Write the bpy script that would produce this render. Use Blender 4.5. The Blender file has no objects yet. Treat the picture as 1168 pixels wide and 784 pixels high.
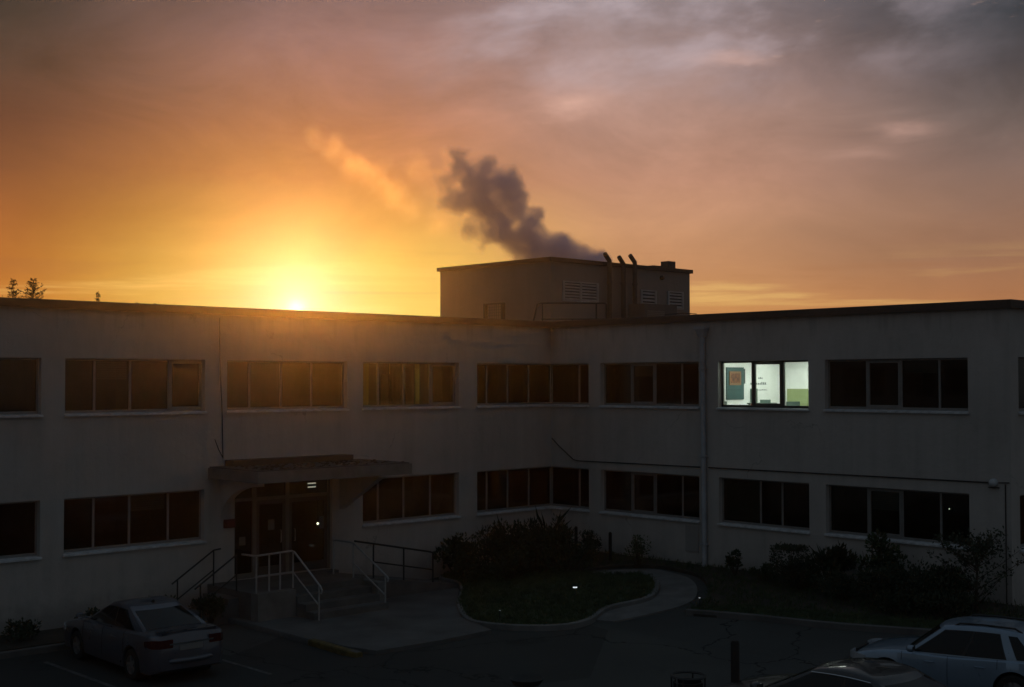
import bpy, bmesh, math, random
from mathutils import Vector, Matrix, noise as mnoise
R = math.radians
scene = bpy.context.scene
COL = scene.collection

# ------------------------------------------------------------------ camera
cam = bpy.data.cameras.new('camera')
cam.sensor_width = 36.0
cam.lens = 1464.5 / 1168 * 36
cam.clip_start, cam.clip_end = 0.1, 3000
cob = bpy.data.objects.new('camera', cam)
COL.objects.link(cob)
CAM = Vector((29.370, 28.922, 5.57))
az, pit, rol = R(225) + 0.02269, 0.02920, -0.0015
F = Vector((math.cos(az)*math.cos(pit), math.sin(az)*math.cos(pit), math.sin(pit)))
RT = Vector((math.sin(az), -math.cos(az), 0)); UP = RT.cross(F)
RT2 = RT*math.cos(rol) + UP*math.sin(rol); UP2 = -RT*math.sin(rol) + UP*math.cos(rol)
cob.matrix_world = Matrix(((RT2.x, UP2.x, -F.x, CAM.x), (RT2.y, UP2.y, -F.y, CAM.y),
                           (RT2.z, UP2.z, -F.z, CAM.z), (0, 0, 0, 1)))
scene.camera = cob

# ------------------------------------------------------------------ light and exposure
SUN_H = Vector((-0.5614, -0.8275, 0.0))       # horizontal direction towards the sun
SKY_SUN_EL = 3.2                              # where the disc stands in the sky
SUN_EL = 4.8
SUN_STRENGTH = 2.0
SUN_COL = (1.0, 0.37, 0.06)
HAZE_D, HAZE_G = 0.00038, 0.935
vs = scene.view_settings
vs.view_transform = 'Standard'; vs.look = 'None'; vs.gamma = 1.0
scene.cycles.volume_bounces = 5
vs.exposure = 0.0; vs.use_curve_mapping = False

def lin(c):
    return tuple(((v/255)/12.92 if v/255 <= 0.04045 else ((v/255+0.055)/1.055)**2.4) for v in c)

def sun_dir(el):
    return Vector((SUN_H.x*math.cos(R(el)), SUN_H.y*math.cos(R(el)), math.sin(R(el))))

sl = bpy.data.lights.new('sun', 'SUN'); sl.energy = SUN_STRENGTH; sl.angle = R(0.53)
sl.color = SUN_COL
so = bpy.data.objects.new('sun', sl); COL.objects.link(so)
so.rotation_euler = (-sun_dir(SUN_EL)).to_track_quat('-Z', 'Y').to_euler()

class NT:
    """short helper for building node trees"""
    def __init__(s, tree):
        s.t = tree; s.n = tree.nodes; s.l = tree.links
    def node(s, typ, **kw):
        n = s.n.new(typ)
        for k, v in kw.items(): setattr(n, k, v)
        return n
    def put(s, sock, v):
        if isinstance(v, bpy.types.NodeSocket): s.l.new(v, sock)
        elif v is not None: sock.default_value = v
    def m(s, op, a, b=None, c=None, clamp=False):
        n = s.node('ShaderNodeMath', operation=op); n.use_clamp = clamp
        s.put(n.inputs[0], a)
        if b is not None: s.put(n.inputs[1], b)
        if c is not None: s.put(n.inputs[2], c)
        return n.outputs[0]
    def v(s, op, a, b=None, out=0):
        n = s.node('ShaderNodeVectorMath', operation=op); s.put(n.inputs[0], a)
        if b is not None: s.put(n.inputs[1], b)
        return n.outputs[out]
    def xyz(s, x, y, z):
        n = s.node('ShaderNodeCombineXYZ')
        for i, q in enumerate((x, y, z)): s.put(n.inputs[i], q)
        return n.outputs[0]
    def noise(s, vec, scale, detail=4, rough=0.55, dist=0.0, dims='3D'):
        n = s.node('ShaderNodeTexNoise', noise_dimensions=dims)
        s.put(n.inputs['Vector'], vec); n.inputs['Scale'].default_value = scale
        n.inputs['Detail'].default_value = detail; n.inputs['Roughness'].default_value = rough
        n.inputs['Distortion'].default_value = dist
        return n
    def smooth(s, x, lo, hi, a=0.0, b=1.0):
        n = s.node('ShaderNodeMapRange', interpolation_type='SMOOTHSTEP')
        s.put(n.inputs[0], x)
        for i, q in zip((1, 2, 3, 4), (lo, hi, a, b)): n.inputs[i].default_value = q
        return n.outputs[0]
    def ramp(s, fac, stops, interp='LINEAR'):
        n = s.node('ShaderNodeValToRGB'); s.put(n.inputs[0], fac)
        cr = n.color_ramp; cr.interpolation = interp
        while len(cr.elements) < len(stops): cr.elements.new(0.5)
        for e, (p, c) in zip(cr.elements, stops):
            e.position = p; e.color = (c[0], c[1], c[2], 1)
        return n.outputs[0]
    def mix(s, f, a, b, blend='MIX'):
        n = s.node('ShaderNodeMix', data_type='RGBA', blend_type=blend)
        s.put(n.inputs[0], f)
        for i, q in ((6, a), (7, b)):
            if isinstance(q, tuple) and len(q) == 3: q = q + (1,)
            s.put(n.inputs[i], q)
        return n.outputs[2]

def build_world():
    w = bpy.data.worlds.new('World'); scene.world = w; w.use_nodes = True
    t = NT(w.node_tree); t.n.clear()
    d = t.node('ShaderNodeTexCoord').outputs['Generated']
    dn = t.v('NORMALIZE', d)
    sep = t.node('ShaderNodeSeparateXYZ'); t.l.new(dn, sep.inputs[0])
    el = t.m('MULTIPLY', t.m('ARCSINE', sep.outputs[2]), 57.2958)
    s = SUN_H; r = Vector((s.y, -s.x, 0))
    xs = t.v('DOT_PRODUCT', dn, tuple(r), out=1); ys = t.v('DOT_PRODUCT', dn, tuple(s), out=1)
    daz = t.m('MULTIPLY', t.m('ARCTAN2', xs, ys), 57.2958)
    # slow domain warp so that the colour bands of the cloud deck are not straight
    p2 = t.xyz(t.m('MULTIPLY', daz, 0.05), t.m('MULTIPLY', el, 0.11), 0.0)
    w1 = t.noise(p2, 1.0, 5, 0.6)
    w2 = t.noise(t.v('ADD', p2, (7.3, 2.1, 4.0)), 2.2, 6, 0.62, 0.6)
    elw = t.m('ADD', el, t.m('MULTIPLY', t.m('SUBTRACT', w1.outputs[0], 0.5), 2.8))
    fac = t.m('DIVIDE', elw, 20.0, clamp=True)
    def mk(st):
        return t.ramp(fac, [(e/20, lin(c)) for e, c in st])
    A = mk([(3.0, (196,122,50)), (5.2, (178,107,47)), (7, (158,93,48)), (9, (132,80,50)), (11, (106,66,48)), (13, (86,62,50)), (15, (68,57,50)), (17, (56,52,48)), (20, (48,46,46))])
    B = mk([(3.0, (255,214,100)), (5.2, (240,192,82)), (7, (216,158,70)), (9, (194,126,72)), (11, (184,120,84)), (13, (170,118,97)), (15, (152,112,102)), (17, (128,100,96)), (20, (112,97,97))])
    Cc = mk([(3.0, (200,142,86)), (5.2, (196,141,100)), (7, (196,144,109)), (9, (190,140,116)), (11, (178,137,121)), (13, (164,134,127)), (15, (150,128,126)), (17, (146,133,137)), (20, (120,114,120))])
    D = mk([(3.0, (176,118,76)), (5.2, (150,109,84)), (7, (140,107,90)), (9, (128,104,95)), (11, (112,97,93)), (13, (82,75,77)), (15, (64,66,72)), (17, (48,56,66)), (20, (46,52,62))])
    c = t.mix(t.smooth(daz, -13.0, 1.0), A, B)
    c = t.mix(t.smooth(daz, 2, 16), c, Cc)
    c = t.mix(t.smooth(daz, 15, 31), c, D)
    # the added sunlit haze in front adds its own glow round the sun, so the sky behind is that much dimmer there
    hcos = t.v('DOT_PRODUCT', dn, tuple(sun_dir(SUN_EL)), out=1)
    den = t.m('POWER', t.m('MAXIMUM', t.m('SUBTRACT', 1+HAZE_G**2, t.m('MULTIPLY', hcos, 2*HAZE_G)), 1e-4), 1.5)
    plen = t.m('MINIMUM', 60.0, t.m('DIVIDE', 16.4, t.m('MAXIMUM', t.m('TANGENT', t.m('MULTIPLY', el, 0.0174533)), 0.02)))
    hz_ = t.m('MULTIPLY', t.m('DIVIDE', SUN_STRENGTH*HAZE_D*.95*(1-HAZE_G**2)/(4*math.pi), den), plen)
    hv_ = t.v('SCALE', SUN_COL); t.l.new(hz_, hv_.node.inputs['Scale'])
    c = t.v('DIVIDE', t.v('MULTIPLY', c, c), t.v('ADD', t.v('ADD', c, hv_), (1e-4,1e-4,1e-4)))
    # cloud texture: soft mottling, stronger high up
    hi = t.smooth(el, 4, 14)
    mot = t.m('SUBTRACT', w2.outputs[0], 0.5)
    amp = t.m('ADD', 0.40, t.m('MULTIPLY', hi, 0.95))
    k = t.m('ADD', 1.0, t.m('MULTIPLY', mot, amp))
    c = t.mix(1.0, c, t.node('ShaderNodeCombineColor').outputs[0], 'MULTIPLY') if False else c
    cm = t.v('SCALE', c); cm.node.inputs['Scale'].default_value = 1.0; t.l.new(k, cm.node.inputs['Scale'])
    c = cm
    # paler openings in the deck, up and to the right
    n3 = t.noise(t.xyz(t.m('ADD', t.m('MULTIPLY', daz, 0.15), t.m('MULTIPLY', el, -0.06)), t.m('MULTIPLY', el, 0.32), 3.0), 1.0, 7, 0.55, 0.15)
    op = t.smooth(n3.outputs[0], 0.42, 0.74)
    where = t.m('MULTIPLY', t.smooth(el, 10.5, 16.5), t.m('MULTIPLY', t.smooth(daz, 2, 12), t.smooth(daz, 34, 20)))
    c = t.mix(t.m('MULTIPLY', t.m('MULTIPLY', op, where), 0.72), c, lin((202, 186, 194)))
    dk = t.smooth(n3.outputs[0], 0.46, 0.26)
    where2 = t.m('MULTIPLY', t.smooth(el, 8, 16), t.smooth(daz, 8, 30))
    c = t.mix(t.m('MULTIPLY', t.m('MULTIPLY', dk, where2), 0.42), c, lin((74, 76, 86)))
    # small bright tufts half way up
    n4 = t.noise(t.xyz(t.m('MULTIPLY', daz, 0.16), t.m('MULTIPLY', el, 0.55), 9.0), 1.0, 6, 0.65, 0.3)
    tf = t.m('MULTIPLY', t.smooth(n4.outputs[0], 0.64, 0.76), t.m('MULTIPLY', t.smooth(el, 7, 10), t.smooth(daz, 4, 10)))
    c = t.mix(t.m('MULTIPLY', tf, 0.45), c, lin((235, 190, 170)))
    for (da, ea, wa, we, am_) in ((12.3, 12.1, 1.3, .5, .75), (26.6, 10.7, 1.2, .35, .55), (24.5, 9.8, 1.4, .25, .25), (19.5, 14.0, 1.6, .3, .35)):
        gx = t.m('POWER', t.m('DIVIDE', t.m('SUBTRACT', t.m('ADD', daz, t.m('MULTIPLY', w2.outputs[0], 1.0)), da+.5), wa), 2.0)
        gy = t.m('POWER', t.m('DIVIDE', t.m('SUBTRACT', t.m('ADD', el, t.m('MULTIPLY', n4.outputs[0], 1.6)), ea+.8), we), 2.0)
        gg = t.m('MULTIPLY', t.m('EXPONENT', t.m('MULTIPLY', t.m('ADD', gx, gy), -1.0)), t.smooth(n3.outputs[0], .25, .60))
        c = t.mix(t.m('MULTIPLY', gg, am_), c, lin((226, 180, 164)))
    # thin streaks low over the horizon
    n5 = t.noise(t.xyz(t.m('MULTIPLY', daz, 0.055), t.m('MULTIPLY', el, 0.95), 5.0), 1.0, 5, 0.55, 0.5)
    st = t.m('MULTIPLY', t.smooth(n5.outputs[0], 0.50, 0.70), t.m('MULTIPLY', t.smooth(el, 6.2, 3.4), t.smooth(el, 1.0, 2.6)))
    c = t.mix(t.m('MULTIPLY', st, 0.42), c, lin((255, 214, 126)))
    st2 = t.m('MULTIPLY', t.smooth(n5.outputs[0], 0.47, 0.30), t.smooth(el, 8.0, 4.0))
    c = t.mix(t.m('MULTIPLY', st2, 0.22), c, lin((150, 92, 60)))
    # glow round the sun and the disc itself
    sd = sun_dir(SKY_SUN_EL)
    ang = t.m('MULTIPLY', t.m('ARCCOSINE', t.m('MINIMUM', t.v('DOT_PRODUCT', dn, tuple(sd), out=1), 0.9999999)), 57.2958)
    g1 = t.m('EXPONENT', t.m('MULTIPLY', t.m('POWER', t.m('DIVIDE', ang, 0.36), 2.0), -1.0))
    g2 = t.m('EXPONENT', t.m('DIVIDE', ang, -0.9))
    g3 = t.m('EXPONENT', t.m('MULTIPLY', t.m('POWER', t.m('DIVIDE', ang, 5.0), 2.0), -1.0))
    def add(c, g, col):
        v = t.v('SCALE', col); t.l.new(g, v.node.inputs['Scale'])
        return t.v('ADD', c, v)
    c = add(c, g1, (9.0, 6.6, 2.6)); c = add(c, g2, (0.75, 0.52, 0.14)); c = add(c, t.m('EXPONENT', t.m('DIVIDE', ang, -1.5)), (.0, .05, .62)); c = add(c, g3, (0.05, 0.06, 0.015))
    # the rest of the dusk sky: grey blue overhead and away from the sun
    am = t.ramp(t.m('DIVIDE', el, 90.0, clamp=True), [(0.0, DUSK[0]), (0.25, DUSK[1]), (1.0, DUSK[2])])
    away = t.smooth(t.m('ABSOLUTE', daz), 38, 75)
    up = t.smooth(el, 18, 34)
    c = t.mix(t.m('MAXIMUM', away, up), c, am)
    # below the horizon: dim
    c = t.mix(t.smooth(el, 0.0, -2.0), c, (0.006, 0.006, 0.007))
    bg = t.node('ShaderNodeBackground'); t.l.new(c, bg.inputs[0]); bg.inputs[1].default_value = 1.0
    # clear air seen through and beside the cloud deck
    sk = t.node('ShaderNodeTexSky', sky_type='NISHITA')
    sk.sun_disc = False; sk.sun_elevation = R(SUN_EL)
    sk.sun_rotation = math.atan2(SUN_H.x, SUN_H.y)
    sk.air_density = 1.4; sk.dust_density = 2.0
    bg2 = t.node('ShaderNodeBackground'); t.l.new(sk.outputs[0], bg2.inputs[0]); bg2.inputs[1].default_value = NISHITA
    ad = t.node('ShaderNodeAddShader'); t.l.new(bg.outputs[0], ad.inputs[0]); t.l.new(bg2.outputs[0], ad.inputs[1])
    out = t.node('ShaderNodeOutputWorld'); t.l.new(ad.outputs[0], out.inputs[0])
    w.cycles.sampling_method = 'MANUAL'; w.cycles.sample_map_resolution = 1024

DUSK = [(0.060, 0.066, 0.069), (0.067, 0.078, 0.087), (0.054, 0.080, 0.112)]
NISHITA = 0.0015
build_world()

# ------------------------------------------------------------------ materials
MATS = {}
def mat(name, base=(.5,.5,.5), rough=.6, metal=0.0, var=0.0, vscale=3.0, bump=0.0, bscale=40.0, spec=0.5, emit=None, estr=0.0, coat=0.0):
    if name in MATS: return MATS[name]
    m = bpy.data.materials.new(name); m.use_nodes = True; MATS[name] = m
    t = NT(m.node_tree); b = t.n['Principled BSDF']
    b.inputs['Roughness'].default_value = rough; b.inputs['Metallic'].default_value = metal
    b.inputs['Specular IOR Level'].default_value = spec
    b.inputs['Coat Weight'].default_value = coat
    co = t.node('ShaderNodeTexCoord').outputs['Object']
    if var:
        n = t.noise(co, vscale, 6, 0.6)
        c = t.ramp(n.outputs[0], [(0.3, tuple(x*(1-var) for x in base)), (0.7, tuple(min(1, x*(1+var)) for x in base))])
        t.l.new(c, b.inputs['Base Color'])
        rr = t.smooth(n.outputs[0], 0.3, 0.7, max(0, rough-0.08), min(1, rough+0.08)); t.l.new(rr, b.inputs['Roughness'])
    else:
        b.inputs['Base Color'].default_value = (*base, 1)
    if bump:
        n = t.noise(co, bscale, 4, 0.6); bp = t.node('ShaderNodeBump')
        bp.inputs['Strength'].default_value = bump; bp.inputs['Distance'].default_value = 0.02
        t.l.new(n.outputs[0], bp.inputs['Height']); t.l.new(bp.outputs[0], b.inputs['Normal'])
    if emit:
        b.inputs['Emission Color'].default_value = (*emit, 1); b.inputs['Emission Strength'].default_value = estr
    return m

def stucco(name, base):
    if name in MATS: return MATS[name]
    m = bpy.data.materials.new(name); m.use_nodes = True; MATS[name] = m
    t = NT(m.node_tree); b = t.n['Principled BSDF']
    g = t.node('ShaderNodeNewGeometry').outputs['Position']
    big = t.noise(g, 0.45, 6, 0.62)
    mid = t.noise(g, 2.6, 6, 0.65)
    # rain streaks: noise stretched along z
    mp = t.node('ShaderNodeMapping'); mp.inputs['Scale'].default_value = (2.4, 2.4, 0.14); t.l.new(g, mp.inputs[0])
    streak = t.noise(mp.outputs[0], 1.0, 6, 0.68)
    k = t.m('ADD', t.m('MULTIPLY', big.outputs[0], 0.55), t.m('ADD', t.m('MULTIPLY', mid.outputs[0], 0.25), t.m('MULTIPLY', streak.outputs[0], 0.55)))
    c = t.ramp(k, [(0.42, tuple(x*.70 for x in base)), (0.60, tuple(x*.93 for x in base)), (0.85, tuple(x*1.12 for x in base))])
    # damp stains: down from the parapet, and along the foot of the wall
    sp = t.node('ShaderNodeSeparateXYZ'); t.l.new(g, sp.inputs[0])
    drip = t.m('MULTIPLY', t.smooth(t.m('ADD', sp.outputs[2], t.m('MULTIPLY', t.m('SUBTRACT', streak.outputs[0], .5), 2.6)), 6.7, 7.4), t.smooth(streak.outputs[0], .40, .62))
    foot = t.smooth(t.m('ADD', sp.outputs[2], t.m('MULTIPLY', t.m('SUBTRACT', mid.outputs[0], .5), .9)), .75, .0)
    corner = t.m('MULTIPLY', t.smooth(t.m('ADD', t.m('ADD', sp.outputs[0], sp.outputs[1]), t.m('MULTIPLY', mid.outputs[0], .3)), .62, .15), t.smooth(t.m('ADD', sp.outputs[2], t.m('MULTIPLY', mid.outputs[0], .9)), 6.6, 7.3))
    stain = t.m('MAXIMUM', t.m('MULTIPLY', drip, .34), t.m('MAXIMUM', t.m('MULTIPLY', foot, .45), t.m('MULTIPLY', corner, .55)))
    # hairline cracks and patched areas
    wv = t.v('SCALE', t.v('SUBTRACT', t.noise(g, 1.4, 4, .6).outputs['Color'], (.5,.5,.5))); wv.node.inputs['Scale'].default_value = .8
    vo = t.node('ShaderNodeTexVoronoi', feature='DISTANCE_TO_EDGE'); vo.inputs['Scale'].default_value = .25; t.l.new(t.v('ADD', g, wv), vo.inputs['Vector'])
    crack = t.m('MULTIPLY', t.smooth(vo.outputs[0], .004, .0008), t.smooth(big.outputs[0], .50, .62))
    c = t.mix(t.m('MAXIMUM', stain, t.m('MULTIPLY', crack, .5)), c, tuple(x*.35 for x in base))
    t.l.new(c, b.inputs['Base Color']); b.inputs['Roughness'].default_value = 0.9
    b.inputs['Specular IOR Level'].default_value = 0.25
    n = t.noise(g, 55, 4, 0.7); n2 = t.noise(g, 7, 3, 0.6)
    bp = t.node('ShaderNodeBump'); bp.inputs['Strength'].default_value = 0.55; bp.inputs['Distance'].default_value = 0.012
    t.l.new(t.m('ADD', n.outputs[0], t.m('MULTIPLY', n2.outputs[0], 1.5)), bp.inputs['Height']); t.l.new(bp.outputs[0], b.inputs['Normal'])
    return m

def glass(name, tint=(.55, .6, .58), refl=1.0):
    if name in MATS: return MATS[name]
    m = bpy.data.materials.new(name); m.use_nodes = True; MATS[name] = m
    t = NT(m.node_tree); t.n.remove(t.n['Principled BSDF'])
    tr = t.node('ShaderNodeBsdfTransparent'); tr.inputs[0].default_value = (*tint, 1)
    gl = t.node('ShaderNodeBsdfGlossy'); gl.inputs['Roughness'].default_value = 0.04
    co = t.node('ShaderNodeTexCoord').outputs['Object']
    n = t.noise(co, 1.3, 3, 0.5); bp = t.node('ShaderNodeBump'); bp.inputs['Strength'].default_value = 0.06; bp.inputs['Distance'].default_value = 0.02
    t.l.new(n.outputs[0], bp.inputs['Height']); t.l.new(bp.outputs[0], gl.inputs['Normal'])
    fr = t.node('ShaderNodeFresnel'); fr.inputs[0].default_value = 1.5
    mx = t.node('ShaderNodeMixShader'); t.l.new(t.m('MULTIPLY', fr.outputs[0], refl, clamp=True), mx.inputs[0])
    t.l.new(tr.outputs[0], mx.inputs[1]); t.l.new(gl.outputs[0], mx.inputs[2])
    t.l.new(mx.outputs[0], t.n['Material Output'].inputs[0])
    return m

def foliage(name, base):
    if name in MATS: return MATS[name]
    m = mat(name, base, 0.6, var=0.45, vscale=2.5, spec=0.3)
    return m

def carpaint(name, base, metal=0.3):
    if name in MATS: return MATS[name]
    m = bpy.data.materials.new(name); m.use_nodes = True; MATS[name] = m
    t = NT(m.node_tree); b = t.n['Principled BSDF']
    b.inputs['Metallic'].default_value = metal; b.inputs['Coat Weight'].default_value = 1.0; b.inputs['Coat Roughness'].default_value = 0.05
    co = t.node('ShaderNodeTexCoord').outputs['Object']
    n = t.noise(co, 2.2, 7, 0.7)      # road dust
    t.l.new(t.ramp(n.outputs[0], [(0.35, base), (0.75, tuple(x*.8+.02 for x in base))]), b.inputs['Base Color'])
    t.l.new(t.smooth(n.outputs[0], 0.3, 0.75, 0.26, 0.46), b.inputs['Roughness'])
    return m

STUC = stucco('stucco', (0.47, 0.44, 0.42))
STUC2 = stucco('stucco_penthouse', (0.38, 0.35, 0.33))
FASC = mat('roof_fascia', (0.055, 0.045, 0.038), 0.7, var=.3, vscale=4)
ROOFM = mat('roofing', (0.09, 0.085, 0.08), 0.95, var=.3, vscale=1.5, bump=.3)
FRAME = mat('window_frame', (0.25, 0.245, 0.24), 0.5, 0.3, var=.15, vscale=5)
DKFRAME = mat('dark_window_frame', (0.05, 0.06, 0.058), 0.5, 0.2, var=.15)
SILL = mat('sill', (0.55, 0.56, 0.58), 0.75, var=.25, vscale=6)
GLASS = glass('window_glass', (.50, .53, .50))
GLASSC = glass('clear_glass', (.92, .96, .93))
GLASSW = glass('warm_room_glass', (.8, .82, .72))
CARGL = glass('car_glass', (.10, .12, .12), 1.0)
INT = mat('interior_plaster', (0.50, 0.50, 0.47), 0.9, var=.15)
INTW = mat('white_plaster', (0.82, 0.83, 0.81), 0.9, var=.05)
INTY = mat('yellow_plaster', (0.55, 0.50, 0.22), 0.9, var=.1)
CARPET = mat('carpet', (0.10, 0.10, 0.10), 0.95, var=.2)
CONC = mat('concrete', (0.165, 0.162, 0.157), 0.92, var=.3, vscale=1.7, bump=.25, bscale=25)
CONCD = mat('dirty_concrete', (0.115, 0.112, 0.11), 0.92, var=.35, vscale=1.2, bump=.3, bscale=25)
def asphalt():
    m = bpy.data.materials.new('asphalt'); m.use_nodes = True; t = NT(m.node_tree); b = t.n['Principled BSDF']
    g = t.node('ShaderNodeNewGeometry').outputs['Position']
    big = t.noise(g, .22, 6, .6); fine = t.noise(g, 60, 3, .7)
    wv = t.v('SCALE', t.v('SUBTRACT', t.noise(g, .9, 4, .6).outputs['Color'], (.5,.5,.5))); wv.node.inputs['Scale'].default_value = 1.2
    vo = t.node('ShaderNodeTexVoronoi', feature='DISTANCE_TO_EDGE'); vo.inputs['Scale'].default_value = .22; t.l.new(t.v('ADD', g, wv), vo.inputs['Vector'])
    crack = t.smooth(vo.outputs[0], .006, .0015)
    vp = t.node('ShaderNodeTexVoronoi'); vp.inputs['Scale'].default_value = .16; t.l.new(g, vp.inputs['Vector'])
    patch = t.smooth(t.node('ShaderNodeSeparateColor').outputs[0], .7, .75)
    t.l.new(vp.outputs['Color'], patch.node.inputs[0].links[0].from_node.inputs[0])
    oil = t.smooth(t.noise(g, .8, 4, .5).outputs[0], .62, .74)
    c = t.ramp(big.outputs[0], [(.3, (.050,.053,.052)), (.7, (.082,.085,.082))])
    c = t.mix(t.m('MULTIPLY', patch, .55), c, (.026,.026,.027)); c = t.mix(t.m('MULTIPLY', oil, .5), c, (.018,.018,.018)); c = t.mix(crack, c, (.012,.012,.012))
    t.l.new(c, b.inputs['Base Color']); b.inputs['Roughness'].default_value = .86; b.inputs['Specular IOR Level'].default_value = .3
    bp = t.node('ShaderNodeBump'); bp.inputs['Strength'].default_value = .5; bp.inputs['Distance'].default_value = .01
    t.l.new(t.m('SUBTRACT', fine.outputs[0], crack), bp.inputs['Height']); t.l.new(bp.outputs[0], b.inputs['Normal'])
    return m
ASPH = asphalt()
SOIL = mat('soil', (0.050, 0.042, 0.032), 0.97, var=.4, vscale=3, bump=.8, bscale=12)
LAWN = mat('lawn', (0.045, 0.062, 0.032), 0.95, var=.4, vscale=2, bump=.8, bscale=20)
GRASSM = foliage('grass_blade', (0.065, 0.09, 0.04))
LEAF1 = foliage('leaf_dark', (0.042, 0.055, 0.032))
LEAF2 = foliage('leaf_mid', (0.045, 0.065, 0.028))
LEAF3 = foliage('leaf_light', (0.075, 0.10, 0.050))
CONIF = foliage('conifer_needle', (0.022, 0.030, 0.018))
BARK = mat('bark', (0.06, 0.045, 0.032), 0.95, var=.4, vscale=6, bump=.6, bscale=15)
STEEL = mat('galvanised_steel', (0.36, 0.37, 0.38), 0.5, 0.25, var=.2, vscale=8)
DKSTEEL = mat('dark_steel', (0.045, 0.043, 0.042), 0.6, 0.4, var=.3)
PIPEM = mat('painted_pipe', (0.36, 0.37, 0.40), 0.6, var=.2, vscale=3)
FLUEM = mat('sooty_flue', (0.07, 0.065, 0.06), 0.75, 0.2, var=.3)
YELL = mat('yellow_kerb_paint', (0.12, 0.088, 0.028), 0.85, var=.5, vscale=6, bump=.2)
WHITEP = mat('line_paint', (0.10, 0.10, 0.10), 0.9, var=.6, vscale=9)
RUB = mat('rubber', (0.018, 0.018, 0.018), 0.85, var=.2)
ALLOY = mat('alloy', (0.40, 0.40, 0.41), 0.35, 0.8)
BLKP = mat('black_plastic', (0.02, 0.02, 0.021), 0.55)
CHROME = mat('chrome', (0.7, 0.7, 0.72), 0.12, 1.0)
TAIL = mat('tail_lamp', (0.07, 0.010, 0.009), 0.2, coat=.5)
HEADL = mat('head_lamp', (0.45, 0.47, 0.50), 0.15, coat=.8)
PLATE = mat('plate', (0.22, 0.22, 0.22), 0.5)
PAPER = mat('paper', (0.15, 0.15, 0.14), 0.9)
REDP = mat('red_box', (0.12, 0.025, 0.022), 0.55)
WOODP = mat('stained_wood', (0.022, 0.016, 0.014), 0.8, var=.3, vscale=5)

# ------------------------------------------------------------------ mesh helpers
class MB:
    def __init__(s): s.v = []; s.f = []
    def add(s, vs, fs):
        o = len(s.v); s.v += [tuple(v) for v in vs]; s.f += [tuple(i+o for i in f) for f in fs]; return s
    def box(s, x0, x1, y0, y1, z0, z1):
        v = [(x0,y0,z0),(x1,y0,z0),(x1,y1,z0),(x0,y1,z0),(x0,y0,z1),(x1,y0,z1),(x1,y1,z1),(x0,y1,z1)]
        return s.add(v, [(0,3,2,1),(4,5,6,7),(0,1,5,4),(1,2,6,5),(2,3,7,6),(3,0,4,7)])
    def hexa(s, v8):
        return s.add(v8, [(0,3,2,1),(4,5,6,7),(0,1,5,4),(1,2,6,5),(2,3,7,6),(3,0,4,7)])
    def tube(s, pts, r, n=8, caps=True):
        pts = [Vector(p) for p in pts]; rs = r if isinstance(r, (list, tuple)) else [r]*len(pts)
        rings = []; prev = None
        for i, p in enumerate(pts):
            d = ((pts[min(i+1, len(pts)-1)] - pts[max(i-1, 0)])).normalized()
            a = prev if prev is not None else (Vector((0,0,1)) if abs(d.z) < .9 else Vector((1,0,0)))
            u = (a - d*a.dot(d)).normalized(); w = d.cross(u); prev = u
            rings.append([p + (u*math.cos(2*math.pi*k/n) + w*math.sin(2*math.pi*k/n))*rs[i] for k in range(n)])
        v = [q for rr in rings for q in rr]; f = []
        for i in range(len(pts)-1):
            for k in range(n):
                f.append((i*n+k, i*n+(k+1)%n, (i+1)*n+(k+1)%n, (i+1)*n+k))
        if caps: f += [tuple(range(n))[::-1], tuple((len(pts)-1)*n+k for k in range(n))]
        return s.add(v, f)
    def lathe(s, prof, c, n=24, axis='z'):
        v = []; f = []
        for (r, z) in prof:
            for k in range(n):
                x, y = r*math.cos(2*math.pi*k/n), r*math.sin(2*math.pi*k/n)
                q = (x, y, z) if axis == 'z' else ((x, z, y) if axis == 'y' else (z, x, y))
                v.append((q[0]+c[0], q[1]+c[1], q[2]+c[2]))
        for i in range(len(prof)-1):
            for k in range(n): f.append((i*n+k, i*n+(k+1)%n, (i+1)*n+(k+1)%n, (i+1)*n+k))
        return s.add(v, f)
    def sweep(s, pts, prof, closed=False, zfun=None):
        """profile (offset to the left of travel, height) swept along 2D/3D points"""
        n = len(pts); m = len(prof); v = []
        for i, p in enumerate(pts):
            a = pts[(i-1) % n] if closed or i > 0 else p; b = pts[(i+1) % n] if closed or i < n-1 else p
            d = Vector((b[0]-a[0], b[1]-a[1])).normalized(); nn = Vector((-d.y, d.x))
            z = p[2] if len(p) > 2 else 0
            for (o, h) in prof: v.append((p[0]+nn.x*o, p[1]+nn.y*o, z+h))
        f = []
        for i in range(n if closed else n-1):
            j = (i+1) % n
            for k in range(m): f.append((i*m+k, j*m+k, j*m+(k+1)%m, i*m+(k+1)%m))
        if not closed: f += [tuple(range(m)), tuple((n-1)*m+k for k in range(m))[::-1]]
        return s.add(v, f)
    def build(s, name, material, parent=None, smooth=None, loc=None):
        me = bpy.data.meshes.new(name); me.from_pydata(s.v, [], s.f); me.validate()
        bm = bmesh.new(); bm.from_mesh(me); bmesh.ops.recalc_face_normals(bm, faces=bm.faces); bm.to_mesh(me); bm.free()
        me.materials.append(material)
        if smooth is not None:
            me.shade_smooth()
            if smooth < 180: me.set_sharp_from_angle(angle=R(smooth))
        o = bpy.data.objects.new(name, me); COL.objects.link(o)
        if parent: o.parent = parent
        if loc: o.location = loc
        return o

def tag(o, label=None, cat=None, group=None, kind=None):
    if label: o['label'] = label
    if cat: o['category'] = cat
    if group: o['group'] = group
    if kind: o['kind'] = kind
    return o

def thing(name, label, cat, loc=(0,0,0), rz=0.0, group=None):
    o = bpy.data.objects.new(name, None); COL.objects.link(o)
    o.location = loc; o.rotation_euler = (0, 0, rz); o.empty_display_size = .2
    return tag(o, label, cat, group)

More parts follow.
